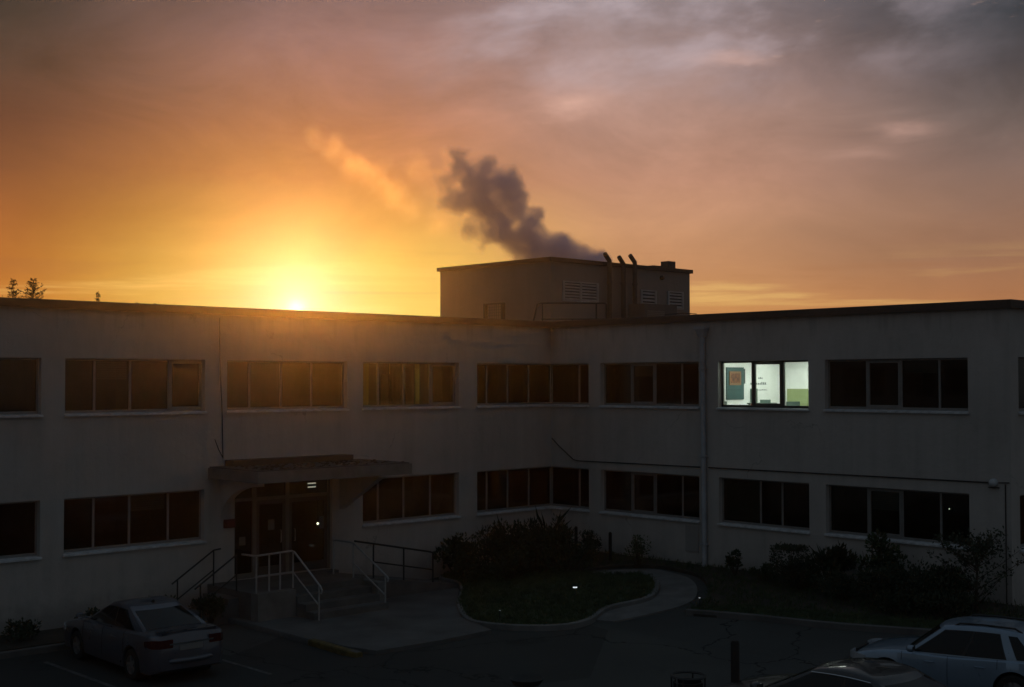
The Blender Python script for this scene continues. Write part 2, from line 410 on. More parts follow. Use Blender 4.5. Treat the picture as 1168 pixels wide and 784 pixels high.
def copy_tree(o, parent=None):
    c = o.copy(); COL.objects.link(c)
    if parent: c.parent = parent
    for ch in list(o.children): copy_tree(ch, c)
    return c

def spline(pts, n=8, closed=False):
    out = []; N = len(pts)
    P = [Vector(p) for p in pts]
    for i in range(N if closed else N-1):
        if closed: a, b, c, d = P[(i-1)%N], P[i], P[(i+1)%N], P[(i+2)%N]
        else: a, b, c, d = P[max(i-1,0)], P[i], P[i+1], P[min(i+2,N-1)]
        for k in range(n):
            t = k/n
            out.append(0.5*((2*b) + (c-a)*t + (2*a-5*b+4*c-d)*t*t + (3*b-a-3*c+d)*t**3))
    if not closed: out.append(P[-1])
    return [tuple(v) for v in out]

def hz(a):
    """height of the open ground: it climbs gently towards the right wing"""
    return -.3 + .5*min(1, max(0, (6.5-a)/6.5))

# ------------------------------------------------------------------ ground, drive, paths
def ground_sheet(name, material, x0, x1, y0, y1, dz, nx=40, ny=8, edges=None):
    xs = sorted(set([x0 + (x1-x0)*i/nx for i in range(nx+1)] + [q for q in (0, 6.5) if x0 < q < x1]))
    ys = [y0 + (y1-y0)*i/ny for i in range(ny+1)]
    v = [(x, y, hz(x)+dz) for x in xs for y in ys]; n = len(ys)
    f = [(i*n+j, (i+1)*n+j, (i+1)*n+j+1, i*n+j+1) for i in range(len(xs)-1) for j in range(n-1)]
    return tag(MB().add(v, f).build(name, material), kind='structure')
ground_sheet('ground', SOIL, -150, 76, -20, 110, -0.02, 60, 20)
ground_sheet('driveway', ASPH, 0.3, 60, 0.3, 70, 0.004, 60, 20)

def slab(poly, ztop, zbot, name, material, kind='structure', smooth=None, fill_mound=None):
    """flat-ish polygon slab; ztop / zbot are functions of (x, y)"""
    bm = bmesh.new()
    vs = [bm.verts.new((p[0], p[1], 0)) for p in poly]
    f = bm.faces.new(vs)
    bmesh.ops.triangulate(bm, faces=[f])
    bmesh.ops.subdivide_edges(bm, edges=[e for e in bm.edges], cuts=2, use_grid_fill=True)
    bmesh.ops.triangulate(bm, faces=bm.faces)
    if fill_mound:
        bmesh.ops.subdivide_edges(bm, edges=[e for e in bm.edges if e.calc_length() > .5], cuts=1)
        bmesh.ops.triangulate(bm, faces=bm.faces)
    ex = bmesh.ops.extrude_face_region(bm, geom=list(bm.faces))
    top = {q for q in ex['geom'] if isinstance(q, bmesh.types.BMVert)}
    for q in bm.verts: q.co.z = ztop(q.co.x, q.co.y) if q in top else zbot(q.co.x, q.co.y)
    bmesh.ops.recalc_face_normals(bm, faces=bm.faces)
    me = bpy.data.meshes.new(name); bm.to_mesh(me); bm.free(); me.materials.append(material)
    o = bpy.data.objects.new(name, me); COL.objects.link(o)
    if kind: o['kind'] = kind
    return o

# garden path that loops round the planted island (concrete)
path_out = spline([(6.1,8.1), (4.52,8.43), (3.4,8.35), (2.19,7.57), (1.29,6.55), (0.95,5.51), (0.94,4.85), (1.64,4.0), (3.0,3.3)], 6)
path_in = spline([(3.3,4.0), (2.2,4.63), (1.85,5.23), (2.08,5.96), (3.06,6.84), (4.06,7.33), (5.32,7.11), (6.27,7.31)], 6)
slab(path_out + path_in, lambda x, y: hz(x)+.045, lambda x, y: hz(x)-.1, 'garden_path', CONC)

# planted island in the forecourt: kerbed lawn mound
isl = spline([(5.15,0.6), (5.5,1.9), (7.35,3.9), (8.45,5.44), (8.62,6.24), (8.17,7.2), (7.35,7.75), (6.39,7.62), (5.32,7.2), (4.06,7.36), (3.06,6.90), (2.05,5.98), (1.80,5.20), (2.25,4.55), (2.9,3.3), (3.4,1.6), (4.2,0.5)], 6, closed=True)
def isl_h(x, y):
    d = math.hypot(x-4.6, y-3.6)
    return hz(x) + .10 + .12*math.exp(-(d/2.2)**2)
slab(isl, isl_h, lambda x, y: hz(x)-.1, 'island_lawn', LAWN, fill_mound=True)
kerb_prof = [(-.07,-.12), (.07,-.12), (.07,.13), (.05,.145), (-.05,.145), (-.07,.13)]
MB().sweep([(x, y, hz(x)) for x, y, *_ in isl], kerb_prof, closed=True).build('island_kerb', CONC, smooth=40)['kind'] = 'structure'

# planting bed along the right wing
bed = spline([(0.35,16.2), (2.75,16.2), (3.12,14.72), (3.72,12.66), (4.07,10.74), (4.5,9.05), (3.3,8.65), (2.1,7.85), (1.05,6.75), (0.7,5.6), (0.7,4.75), (1.35,3.75), (2.8,2.9), (3.2,1.5), (4.0,0.35)], 5)
bed = [(x, y) for x, y, *_ in bed] + [(0.0,0.0), (0.0,16.2)]
bed = [(x, y, 0) for x, y in bed]
slab(bed, lambda x, y: hz(x)+.06+.05*max(0, 1-x/2.5), lambda x, y: hz(x)-.1, 'planting_bed', SOIL)
bk = spline([(2.75,16.2), (3.12,14.72), (3.72,12.66), (4.07,10.74), (4.50,9.06)], 6)
MB().sweep([(x, y, hz(x)) for x, y, *_ in bk], kerb_prof).build('bed_kerb', CONCD, smooth=40)['kind'] = 'structure'
# strip of kerbed grass between bed and drive
gs = [(2.0,16.2), (2.3,14.9), (2.75,12.97), (3.45,9.9), (4.15,9.12), (4.42,9.2), (4.0,10.74), (3.65,12.66), (3.05,14.72), (2.68,16.2)]
slab([(x, y, 0) for x, y in gs], lambda x, y: hz(x)+.14, lambda x, y: hz(x)-.1, 'grass_verge', LAWN)

# forecourt pavement in front of the entrance steps, and its yellow-nosed kerb
pav = [(12.55,0.9), (12.55,6.0), (12.35,6.9), (10.6,7.0), (9.0,6.9), (8.45,5.2), (7.3,3.75), (5.6,1.9), (5.3,0.35), (12.4,0.35)]
slab([(x, y, 0) for x, y in pav], lambda x, y: -.20, lambda x, y: -.5, 'forecourt_pavement', CONCD)
yk = spline([(12.62,0.35,-.3), (12.62,2.5,-.3), (12.66,4.7,-.3), (12.76,6.3,-.3), (12.70,6.75,-.32)], 6)
MB().sweep(yk, [(-.09,-.1), (.09,-.1), (.09,.10), (.07,.125), (-.07,.125), (-.09,.10)]).build('kerb', CONCD, smooth=40)['kind'] = 'structure'
MB().sweep([(12.70,5.0,-.3), (12.77,6.0,-.3), (12.79,6.4,-.3), (12.73,6.8,-.33)], [(-.095,.0), (.095,.0), (.095,.104), (.073,.130), (-.073,.130), (-.095,.104)]).build('yellow_kerb_marking', YELL, smooth=40)['kind'] = 'structure'
# bed along the left wing with its kerb
slab([(12.72,0.0,0), (12.72,1.0,0), (16.5,1.55,0), (36,1.55,0), (36,0,0)], lambda x, y: hz(x)+.16, lambda x, y: hz(x)-.1, 'left_planting_bed', SOIL)
MB().sweep([(12.80,1.05,-.3), (16.5,1.65,-.3), (36,1.65,-.3)], kerb_prof).build('left_bed_kerb', CONCD, smooth=40)['kind'] = 'structure'
# painted parking lines
pl = MB()
for a in (14.98, 17.75, 20.5, 23.2):
    pl.box(a-.05, a+.05, 2.6, 6.9, -.3+.006, -.3+.010)
pl.build('parking_lines', WHITEP)['kind'] = 'structure'

# ------------------------------------------------------------------ office building
BLD = thing('office_building', 'two-storey grey stucco office building with two wings meeting at a corner', 'building', (0,0,0))
ZW = dict(u=(4.80, 6.12), l=(1.54, 2.84))
LEFT = {  # (start, end, mullions)
 'w0': (16.75, 20.3, (17.7, 18.55, 19.45)), 'w1': (12.50, 16.18, (13.42, 14.46, 15.38)),
 'w2': (8.06, 11.86, (9.14, 10.12, 11.09)), 'w3': (3.93, 7.51, (4.92, 5.92, 6.85)), 'w4': (-.16, 3.20, (.85, 1.77, 2.66)),
 'w6': (21.0, 24.6, (21.9, 22.8, 23.7)), 'w7': (25.4, 29.0, (26.3, 27.2, 28.1))}
RIGHT = {'w4': (-.16, 1.64, (1.08,)), 'w5': (2.14, 5.95, (3.26, 4.20, 5.21)), 'w6': (6.64, 9.62, (7.72, 8.69)), 'w7': (10.13, 14.11, (11.28, 12.25, 13.29))}
RIGHT_L = dict(RIGHT); RIGHT_L['w6'] = (6.64, 9.62, (7.95, 8.66))
ENTR = (8.55, 11.62)
TOPZ, BASEZ, T = 7.30, -0.9, 0.30

def cell_wall(mb, us, zs, solid, fn, t):
    """wall with rectangular holes; fn(u, depth, z) maps to world; no faces between two solid cells"""
    nu, nz = len(us)-1, len(zs)-1
    S = lambda i, j: 0 <= i < nu and 0 <= j < nz and solid((us[i]+us[i+1])/2, (zs[j]+zs[j+1])/2)
    idx = {}; v = []
    def V(i, j, d):
        if (i,j,d) not in idx: idx[(i,j,d)] = len(v); v.append(fn(us[i], d, zs[j]))
        return idx[(i,j,d)]
    f = []
    for i in range(nu):
        for j in range(nz):
            if not S(i, j): continue
            f.append((V(i,j,0), V(i+1,j,0), V(i+1,j+1,0), V(i,j+1,0)))
            f.append((V(i,j,t), V(i,j+1,t), V(i+1,j+1,t), V(i+1,j,t)))
            if not S(i-1,j): f.append((V(i,j,0), V(i,j+1,0), V(i,j+1,t), V(i,j,t)))
            if not S(i+1,j): f.append((V(i+1,j,0), V(i+1,j,t), V(i+1,j+1,t), V(i+1,j+1,0)))
            if not S(i,j-1): f.append((V(i,j,0), V(i,j,t), V(i+1,j,t), V(i+1,j,0)))
            if not S(i,j+1): f.append((V(i,j+1,0), V(i+1,j+1,0), V(i+1,j+1,t), V(i,j+1,t)))
    mb.add(v, f)

fnL = lambda u, d, z: (u, -d, z)
fnR = lambda u, d, z: (-d, u, z)
BEND = 15.15
fnE = lambda u, d, z: (-u, BEND-d, z)      # end wall of the right wing, u runs away from the courtyard
def zsplit(): return [BASEZ, .45, ZW['l'][0], 2.45, ZW['l'][1], 3.08, ZW['u'][0], ZW['u'][1], TOPZ]
def wall(name, u0, u1, holes, fn, m=None):
    us = sorted(set([u0, u1] + [q for h in holes for q in (h[0], h[1]) if u0 <= q <= u1]))
    def solid(u, z): return not any(h[0] < u < h[1] and h[2] < z < h[3] for h in holes)
    mb = MB(); cell_wall(mb, us, zsplit(), solid, fn, T); return mb.build(name, m or STUC, BLD)
hl = [(a, b, *ZW['u']) for a, b, _ in LEFT.values()] + [(LEFT[k][0], LEFT[k][1], *ZW['l']) for k in LEFT if k != 'w2'] + [(ENTR[0], ENTR[1], .45, 3.08)]
hl = [((-T if h[0] < 0 else h[0]),) + tuple(h[1:]) for h in hl]
wall('wall', -T, 40, hl, fnL)
hr = [(a, b, *ZW[k]) for k in 'ul' for a, b, _ in RIGHT.values()]
hr = [((0 if h[0] < 0 else h[0]),) + tuple(h[1:]) for h in hr]
wall('wall', 0, BEND, hr, fnR)
ENDW = [(0.45, 3.2, (1.35, 2.25)), (4.2, 7.2, (5.2, 6.2))]
wall('wall', T, 12, [(a, b, *ZW[k]) for k in 'ul' for a, b, _ in ENDW], fnE)
mb = MB(); mb.box(-12.3, -12, -12.3, BEND, BASEZ, TOPZ); mb.box(-12, 40, -12.3, -12, BASEZ, TOPZ); mb.box(40, 40.3, -12.3, 0, BASEZ, TOPZ)
mb.build('wall', STUC, BLD)
# roof deck, set down behind the parapet
mb = MB(); mb.box(-12, 40, -12, -T, 6.85, 7.05); mb.box(-12, -T, -T, BEND-T, 6.85, 7.05); mb.build('roof', ROOFM, BLD)
# metal fascia on the parapet: outer ring, mitred
ring = [(40.35,0), (0,0), (0,BEND), (-12.3,BEND), (-12.3,-12.3), (40.35,-12.3)]
pth = [(40.35,0.0), (0.0,0.0), (0.0,BEND), (-12.3,BEND)]
def mitre_sweep(pts, prof):
    mb = MB(); n = len(pts); m = len(prof); v = []
    for i, p in enumerate(pts):
        if 0 < i < n-1:
            d1 = (Vector(pts[i])-Vector(pts[i-1])).normalized(); d2 = (Vector(pts[i+1])-Vector(pts[i])).normalized()
            n1 = Vector((-d1.y, d1.x)); n2 = Vector((-d2.y, d2.x)); nn = (n1+n2)/(1+n1.dot(n2))
        else:
            d1 = (Vector(pts[min(i+1,n-1)])-Vector(pts[max(i-1,0)])) if i in (0, n-1) else None
            d1 = (Vector(pts[1])-Vector(pts[0])).normalized() if i == 0 else (Vector(pts[-1])-Vector(pts[-2])).normalized()
            nn = Vector((-d1.y, d1.x))
        for o, h in prof: v.append((p[0]+nn.x*o, p[1]+nn.y*o, h))
    f = []
    for i in range(n-1):
        for k in range(m): f.append((i*m+k, (i+1)*m+k, (i+1)*m+(k+1)%m, i*m+(k+1)%m))
    f += [tuple(range(m)), tuple((n-1)*m+k for k in range(m))]
    return mb.add(v, f)
# travel -a then +b then -a: outside is to the right of travel on the first leg (b>0), so offsets are negative outwards
mitre_sweep(pth, [(.34,7.303), (-.10,7.303), (-.10,7.275), (-.125,7.275), (-.125,7.455), (-.10,7.475), (.34,7.475)]).build('parapet_fascia', FASC, BLD)
# floors and partitions inside
mb = MB()
for z in (.45, 3.71):
    mb.box(-5.3, 40, -5.3, -T-.002, z-.25, z); mb.box(-5.3, -T-.002, -T, BEND-T-.01, z-.25, z)
mb.build('floor_slab', CARPET, BLD)
mb = MB()
mb.box(-12, -T, -5.5, -5.32, BASEZ, 6.84) ; mb.box(-T, 40, -5.5, -5.32, BASEZ, 6.84); mb.box(-5.5, -5.32, -5.3, BEND-T, BASEZ, 6.84)
for a in (3.70, 7.78, 12.2, 16.45, 20.7, 25.0):        # cross walls, left wing
    mb.box(a-.06, a+.06, -5.3, -T, 3.71, 6.84)
for b in (1.9, 10.0, 14.5):
    mb.box(-5.3, -T, b-.06, b+.06, 3.71, 6.84)
for a in (3.70, 8.2, 12.2, 16.45, 20.7): mb.box(a-.06, a+.06, -5.3, -T, .45, 3.44)
for b in (1.9, 6.3, 9.9): mb.box(-5.3, -T, b-.06, b+.06, .45, 3.44)
mb.build('partition', INT, BLD)

REC = 0.16
def make_window(fn, u0, u1, mul, z0, z1, frame=FRAME, gl=GLASS, fw=.055, leaf=(), sillm=SILL, corner=False):
    """frame with mullions set back in the opening; sub-parts glass and sill"""
    mb = MB(); d0, d1 = REC, REC+.07
    def bx(m, ua, ub, da, db, za, zb):
        P = [fn(u, d, z) for z in (za, zb) for u, d in ((ua,da),(ub,da),(ub,db),(ua,db))]
        m.hexa(P)
    edges = [u0] + list(mul) + [u1]
    zb = z0 + .03
    bx(mb, u0, u1, d0, d1, zb, zb+.06); bx(mb, u0, u1, d0, d1, z1-.05, z1-.002)
    for i, u in enumerate(edges):
        w = fw if 0 < i < len(edges)-1 else .045
        a = u-w/2 if 0 < i < len(edges)-1 else (u if i == 0 else u-w)
        bx(mb, a, a+w, d0+.001, d1-.001, zb+.06, z1-.05)
    for k in leaf:           # opening sash: a heavier inner frame
        a, b = edges[k]+.03, edges[k+1]-.03; s = .05
        for q in ((a, b, zb+.062, zb+.062+s), (a, b, z1-.052-s, z1-.052)): bx(mb, q[0], q[1], d0-.012, d1-.02, q[2], q[3])
        for q in ((a, a+s), (b-s, b)): bx(mb, q[0], q[1], d0-.012, d1-.02, zb+.062+s, z1-.052-s)
    w = mb.build('window', frame, BLD)
    g = MB()
    for i in range(len(edges)-1):
        bx(g, edges[i]+.03, edges[i+1]-.03, d0+.03, d0+.036, zb+.055, z1-.048)
    g.build('glass', gl, w)
    s = MB(); e = -.06 if not corner else 0
    ov = .03
    P = [fn(u, d, z) for z, d_ in ((z0-.045, 0),) for u, d in ((u0-ov, -.07), (u1+ov, -.07), (u1+ov, -.003), (u0-ov, -.003))]
    Q = [fn(u, d, z) for u, d, z in ((u0-ov, -.07, z0-.005), (u1+ov, -.07, z0-.005), (u1+ov, -.003, z0+.012), (u0-ov, -.003, z0+.012))]
    s.hexa(P + Q)
    P = [fn(u, d, z0+.003) for u, d in ((u0+.004, -.002), (u1-.004, -.002), (u1-.004, d1), (u0+.004, d1))]
    Q = [fn(u, d, z) for u, d, z in ((u0+.004, -.002, z0+.013), (u1-.004, -.002, z0+.013), (u1-.004, d1, z0+.029), (u0+.004, d1, z0+.029))]
    s.hexa(P + Q); s.build('sill', sillm, w)
    return w
for k, (a, b, m) in LEFT.items():
    make_window(fnL, a, b, m, *ZW['u'], gl=GLASSW if k == 'w3' else GLASS, leaf=(0,) if k in ('w1', 'w3') else ())['wk'] = 'L'+k[1]+'u'
    if k != 'w2': make_window(fnL, a, b, m, *ZW['l'])['wk'] = 'L'+k[1]+'l'
for k, (a, b, m) in RIGHT.items():
    lit = k == 'w6'
    make_window(fnR, a, b, m, *ZW['u'], frame=DKFRAME if lit else FRAME, gl=GLASSC if lit else GLASS, leaf=(1,) if k in ('w5', 'w6', 'w7') else (), fw=.10 if lit else .055)['wk'] = 'R'+k[1]+'u'
    a, b, m = RIGHT_L[k]
    make_window(fnR, a, b, m, *ZW['l'], leaf=(1,) if k in ('w5', 'w7') else ())['wk'] = 'R'+k[1]+'l'
BLIND = mat('blind', (.70,.74,.76), .8, var=.08)
def blind(fn, u0, u1, z0, z1, w):
    m = MB(); n = max(2, int((z1-z0)/.05))
    for i in range(n):
        z = z0 + (i+.5)*(z1-z0)/n
        P = [fn(u, d, zz) for u, d, zz in ((u0,.275,z-.019), (u1,.275,z-.019), (u1,.295,z+.019), (u0,.295,z+.019))]
        Q = [fn(u, d, zz) for u, d, zz in ((u0,.278,z-.021), (u1,.278,z-.021), (u1,.298,z+.017), (u0,.298,z+.017))]
        m.hexa(P + Q)
    m.build('blind', BLIND, w)
WINS = {o['wk']: o for o in BLD.children if 'wk' in o}
blind(fnR, 6.70, 7.93, 1.66, 2.78, WINS['R6l'])
blind(fnR, 11.31, 12.22, 2.25, 2.78, WINS['R7l'])
blind(fnL, 13.46, 14.42, 2.40, 2.78, WINS['L1l'])
blind(fnR, 12.29, 13.25, 5.75, 6.06, WINS['R7u'])
blind(fnL, 14.5, 15.34, 5.62, 6.06, WINS['L1u'])
blind(fnR, 3.30, 4.16, 5.70, 6.06, WINS['R5u'])
for o in WINS.values(): del o['wk']
for a, b, m in ENDW:
    for k in 'ul': make_window(fnE, a, b, m, *ZW[k])

# ---- bright room behind the lit window
mb = MB()
mb.box(-3.72, -3.66, 6.28, 9.93, 3.712, 6.30)          # back wall
mb.box(-3.66, -T-.003, 6.20, 6.27, 3.712, 6.30)         # left wall
mb.box(-3.66, -T-.003, 9.935, 9.939, 3.712, 6.30)
mb.build('room_wall', INTW, BLD)
MB().box(-3.66, -T-.003, 6.272, 9.932, 6.30, 6.34).build('room_ceiling', INTW, BLD)
TUBE = mat('fluorescent_tube', (.9,.95,.9), .5, emit=(.95, 1.0, .92), estr=18.0)
def ceiling_light(a, b, la, lb, z, m, label, cat='ceiling light', body=INTW):
    t = thing('ceiling_light', label, cat, (a, b, z))
    MB().box(-la/2-.03, la/2+.03, -lb/2-.03, lb/2+.03, -.05, -.001).build('housing', body, t)
    MB().box(-la/2, la/2, -lb/2, lb/2, -.058, -.052).build('diffuser', m, t)
    return t
ceiling_light(-1.1, 8.1, .28, 2.6, 6.298, TUBE, 'long fluorescent ceiling light near the window of the brightly lit room')
ceiling_light(-2.6, 8.1, .28, 2.6, 6.298, TUBE, 'long fluorescent ceiling light at the back of the brightly lit room')
# picture board on the left wall of the room (plane b = 6.27)
pb = thing('picture_board', 'dark teal board with a small orange and brown picture in the lit room', 'picture', (-1.27, 6.275, 5.50))
MB().box(-.42, .42, 0, .025, -.48, .46).build('board', mat('teal_board', (.035,.085,.085), .6, var=.25), pb)
fr = MB().box(-.26, .30, .027, .045, -.06, .34).build('picture', mat('picture_frame', (.20,.11,.05), .6), pb)
MB().box(-.20, .24, .046, .050, 0.0, .28).build('canvas', mat('orange_canvas', (.16,.060,.028), .7, var=.9, vscale=9), fr)
MB().box(-.40, .40, .026, .029, -.20, -.185).build('strip', mat('teal_strip', (.02,.05,.05), .6), pb)
# chip of paper strip beside the picture
random.seed(5)
vs_ = thing('paper_strip', 'narrow vertical strip of small printed marks beside the teal picture board', 'notice', (-1.74, 6.273, 5.70))
MB().box(-.05, .04, 0, .004, -.22, .22).build('sheet', PAPER, vs_)
mk = MB()
mk.box(-.012, -.006, .0045, .0065, -.21, .2)
for i in range(7): mk.box(-.04+.01*random.random(), .0+.03*random.random(), .005, .007, .18-.06*i-.02, .18-.06*i+.012)
mk.build('mark', mat('dark_ink', (.03,.07,.06), .8), vs_)
# small dark lettering on the wall
lt = thing('wall_lettering', 'rows of tiny dark lettering on white wall of lit room', 'lettering', (-2.4, 6.272, 5.45))
INK = mat('grey_lettering', (.08,.12,.11), .8)
random.seed(9)
for row, (z, n, x0, hgt) in enumerate(((.17, 3, -.05, .055), (.0, 9, .35, .07), (-.17, 7, .10, .03))):
    x = x0; lm = MB(); z0 = z
    for i in range(n):
        w = random.uniform(.04, .08)
        lm.box(x-w*.7, x, .0005, .008, z+.004, z+hgt*random.uniform(.7,1.1)); x -= w+.03
    lm.box(x, x0, .001, .005, z, z+.006)
    lm.build('text_line', INK, lt)
# tall narrow cabinet, desk with monitor, chairs, green board
gc = thing('tall_cabinet', 'narrow shallow grey-green cabinet on the white wall of the lit room', 'cabinet', (-2.16, 6.275, 3.712))
MB().box(-.13, .13, .002, .07, 0, 1.62).build('carcass', mat('cabinet_green', (.10,.16,.13), .5), gc)
MB().box(-.12, .12, .072, .085, .05, 1.58).build('door', mat('cabinet_door', (.12,.19,.15), .5), gc)
ds = thing('desk', 'pale desk below the lit window with a computer monitor on it', 'desk', (-1.0, 8.08, 3.712))
MB().box(-.4, .4, -.9, .9, .71, .745).build('desktop', mat('beech', (.45,.36,.25), .5, var=.2), ds)
for sx in (-.36, .36):
    for sy in (-.86, .86): MB().box(sx-.02, sx+.02, sy-.02, sy+.02, 0, .708).build('leg', DKSTEEL, ds)
def monitor(a, b, rz, label, sc=1.0):
    t = thing('monitor', label, 'monitor', (a, b, 4.459), rz)
    MB().box(-.12, .12, -.09, .09, 0, .015).build('foot', BLKP, t)
    MB().box(-.025, .025, .02, .045, .016, .30).build('stem', BLKP, t)
    MB().box(-.27*sc, .27*sc, -.02, .018, .22, .57).build('screen', mat('screen_green', (.16,.26,.23), .35), t)
monitor(-1.05, 7.50, R(128), 'small flat monitor standing on the desk in the lit room', .55)
mg = thing('desk_lamp', 'small reddish desk lamp beside the cabinet in the lit room', 'desk lamp', (-.80, 7.26, 4.459))
MB().lathe([(0.001,0), (.07,0), (.07,.015), (.012,.02), (.012,.30), (.0,.30)], (0,0,0), 12).build('base', BLKP, mg)
MB().lathe([(.02,.47), (.06,.46), (.11,.36), (.105,.36), (.05,.45), (.0,.455)], (0,0,0), 16).build('shade', mat('red_shade', (.30,.07,.03), .5), mg)
def chair(a, b, rz, label, h=1.2):
    t = thing('office_chair', label, 'chair', (a, b, 3.712), rz)
    st = MB().box(-.24, .24, -.24, .24, .44, .50).build('seat', mat('chair_fabric', (.06,.10,.085), .9), t)
    MB().box(-.22, .22, .20, .25, .62, h).build('backrest', mat('chair_fabric', (.06,.10,.085), .9), t)
    MB().tube([(0,.23,.47), (0,.28,.6), (0,.255,.8)], .02).build('back_bar', DKSTEEL, t)
    MB().tube([(0,0,.06), (0,0,.438)], .025).build('column', DKSTEEL, t)
    for k in range(5):
        q = k*2*math.pi/5
        MB().tube([(0,0,.09), (.27*math.cos(q), .27*math.sin(q), .03)], .018).build('leg', DKSTEEL, t)
chair(-.62, 6.55, R(185), 'high-backed office chair at the left pane of the lit window', 1.26)
chair(-1.7, 8.15, R(160), 'office chair in front of the green board in the lit room', 1.26)
tb = thing('side_table', 'small dark table with thin legs under the teal picture board', 'table', (-1.6, 7.0, 3.712))
MB().box(-.35, .35, -.28, .28, 1.18, 1.215).build('tabletop', mat('dark_top', (.05,.08,.07), .5), tb)
for sx in (-.3, .3):
    for sy in (-.24, .24): MB().box(sx-.018, sx+.018, sy-.018, sy+.018, 0, 1.178).build('leg', DKSTEEL, tb)
gb = thing('notice_board', 'plain sage-green board on the back wall of the lit room', 'notice board', (-3.655, 7.10, 4.75))
MB().box(0, .03, -.62, .62, -.55, .57).build('panel', mat('sage', (.30,.36,.17), .8, var=.08), gb)

# ---- dim room behind the third upper window of the left wing
mb = MB(); mb.box(3.765, 3.80, -5.3, -T-.01, 3.712, 6.84); mb.box(3.81, 7.70, -5.31, -5.27, 3.712, 6.84); mb.build('room_wall', INTY, BLD)
DIMT = mat('dim_tube', (.9,.85,.6), .5, emit=(1.0,.82,.40), estr=9.0)
ceiling_light(5.9, -2.4, .3, 1.2, 6.83, DIMT, 'dim yellow ceiling light in the half-lit office', body=INTY)
def dark_cab(a, b, w, d, h, label):
    t = thing('filing_cabinet', label, 'cabinet', (a, b, 3.712))
    MB().box(-w/2, w/2, -d/2, d/2, 0, h).build('carcass', mat('dark_laminate', (.035,.03,.026), .6, var=.2), t)
    for k in range(4):
        MB().box(w/2+.001, w/2+.016, -d/2+.02, d/2-.02, .06+k*h/4.1, .02+(k+1)*h/4.1).build('drawer', mat('dark_drawer', (.045,.04,.034), .6), t)
dark_cab(4.05, -.90, .45, 1.08, 2.45, 'wide tall dark cabinet nearest the window glass in the half-lit office')
dark_cab(4.00, -2.36, .35, .28, 2.50, 'narrow dark cabinet right of the pale poster in the half-lit office')
dark_cab(4.00, -2.94, .35, .16, 2.50, 'slimmest dark cabinet in the half-lit office')
dark_cab(4.02, -3.22, .40, .38, 2.08, 'shorter reddish-dark cabinet in the half-lit office')
dark_cab(4.05, -3.74, .45, .50, 2.50, 'tall dark cabinet second from the far end of the half-lit office')
lc = thing('counter', 'low dark counter running below the window of the half-lit office', 'counter', (5.7, -.62, 3.712))
MB().box(-1.75, 1.75, -.25, .25, 0, 1.14).build('carcass', mat('dark_laminate', (.035,.03,.026), .6, var=.2), lc)
MB().box(-1.78, 1.78, -.27, .27, 1.142, 1.175).build('top', mat('dark_drawer', (.045,.04,.034), .6), lc)
wp = thing('wall_picture', 'pale poster with a small dark figure in the half-lit office', 'picture', (3.802, -1.90, 5.50))
MB().box(0, .015, -.28, .28, -.55, .45).build('sheet', mat('cream_sheet', (.75,.70,.30), .8), wp)
MB().lathe([(.001,.0165), (.06,.0165), (.06,.019), (.001,.019)], (0,.1,-.02), 12, 'x').build('figure', mat('dark_ink', (.03,.07,.06), .8), wp)
# added glowing strip imitating a bright sliver behind the second upper window
gl_ = thing('added_glow_strip', 'slim pale glowing strip added just above the sill of the second window', 'desk lamp', (9.6, -.55, 4.80))
MB().box(-.30, .30, -.05, .05, .055, .085).build('tube', mat('pale_glow', (.8,.8,.6), .5, emit=(.9,1.0,.62), estr=.55), gl_)
MB().box(-.32, .32, -.06, .06, .0855, .10).build('hood', BLKP, gl_)
MB().tube([(.25,0,.0), (.25,0,.085)], .012).build('stem', BLKP, gl_)
dk2 = thing('desk', 'dark desk under the second upper window carrying the added glowing strip', 'desk', (9.9, -.72, 3.712))
MB().box(-1.0, 1.0, -.35, .35, 1.05, 1.086).build('desktop', mat('dark_top', (.05,.08,.07), .5), dk2)
for sx in (-.95, .95):
    for sy in (-.3, .3): MB().box(sx-.02, sx+.02, sy-.02, sy+.02, 0, 1.048).build('leg', DKSTEEL, dk2)

# ---- entrance: canopy, consoles, glazed doors
ca = MB(); ca.box(7.62, 12.40, 0.002, 2.30, 3.10, 3.38); can = ca.build('canopy', CONC, BLD)
MB().box(7.66, 12.36, 0.004, 2.24, 3.383, 3.41).build('canopy_roofing', ROOFM, can)
MB().box(8.15, 11.92, 0.004, .42, 3.413, 3.56).build('canopy_upstand', FASC, can)
random.seed(3)
lf = MB()
for i in range(260):      # leaf litter lying on the canopy
    x, y = random.uniform(7.75, 12.2), random.uniform(.5, 2.2); s = random.uniform(.02, .05); q = random.uniform(0, 6.28)
    lf.hexa([(x+s*math.cos(q+k), y+s*.6*math.sin(q+k), z) for z in (3.412, 3.412+s*.5) for k in (0, 1.57, 3.14, 4.71)])
tag(lf.build('leaf_litter', mat('dead_leaf', (.05,.032,.02), .9, var=.4, vscale=9)), 'dead leaves lying on the canopy roof', 'leaves', kind='stuff')
def console(a, curved):
    n = 10; pts = [(0.004, 3.098), (1.75, 3.098)]
    for i in range(n+1):
        t = i/n
        if curved: pts.append((1.75*(1-math.sin(t*math.pi/2))*1.0+.004, 3.098-.12-1.0*(1-math.cos(t*math.pi/2))))
        else: pts.append((.004+1.75*(1-t), 3.098-.10-.95*t))
    v = [(a+sx, y, z) for sx in (-.09, .09) for y, z in pts]; m = len(pts)
    f = [tuple(range(m)), tuple(range(m, 2*m))] + [(i, (i+1)%m, m+(i+1)%m, m+i) for i in range(m)]
    MB().add(v, f).build('canopy_bracket', STUC, can)
console(8.22, False); console(11.95, True)
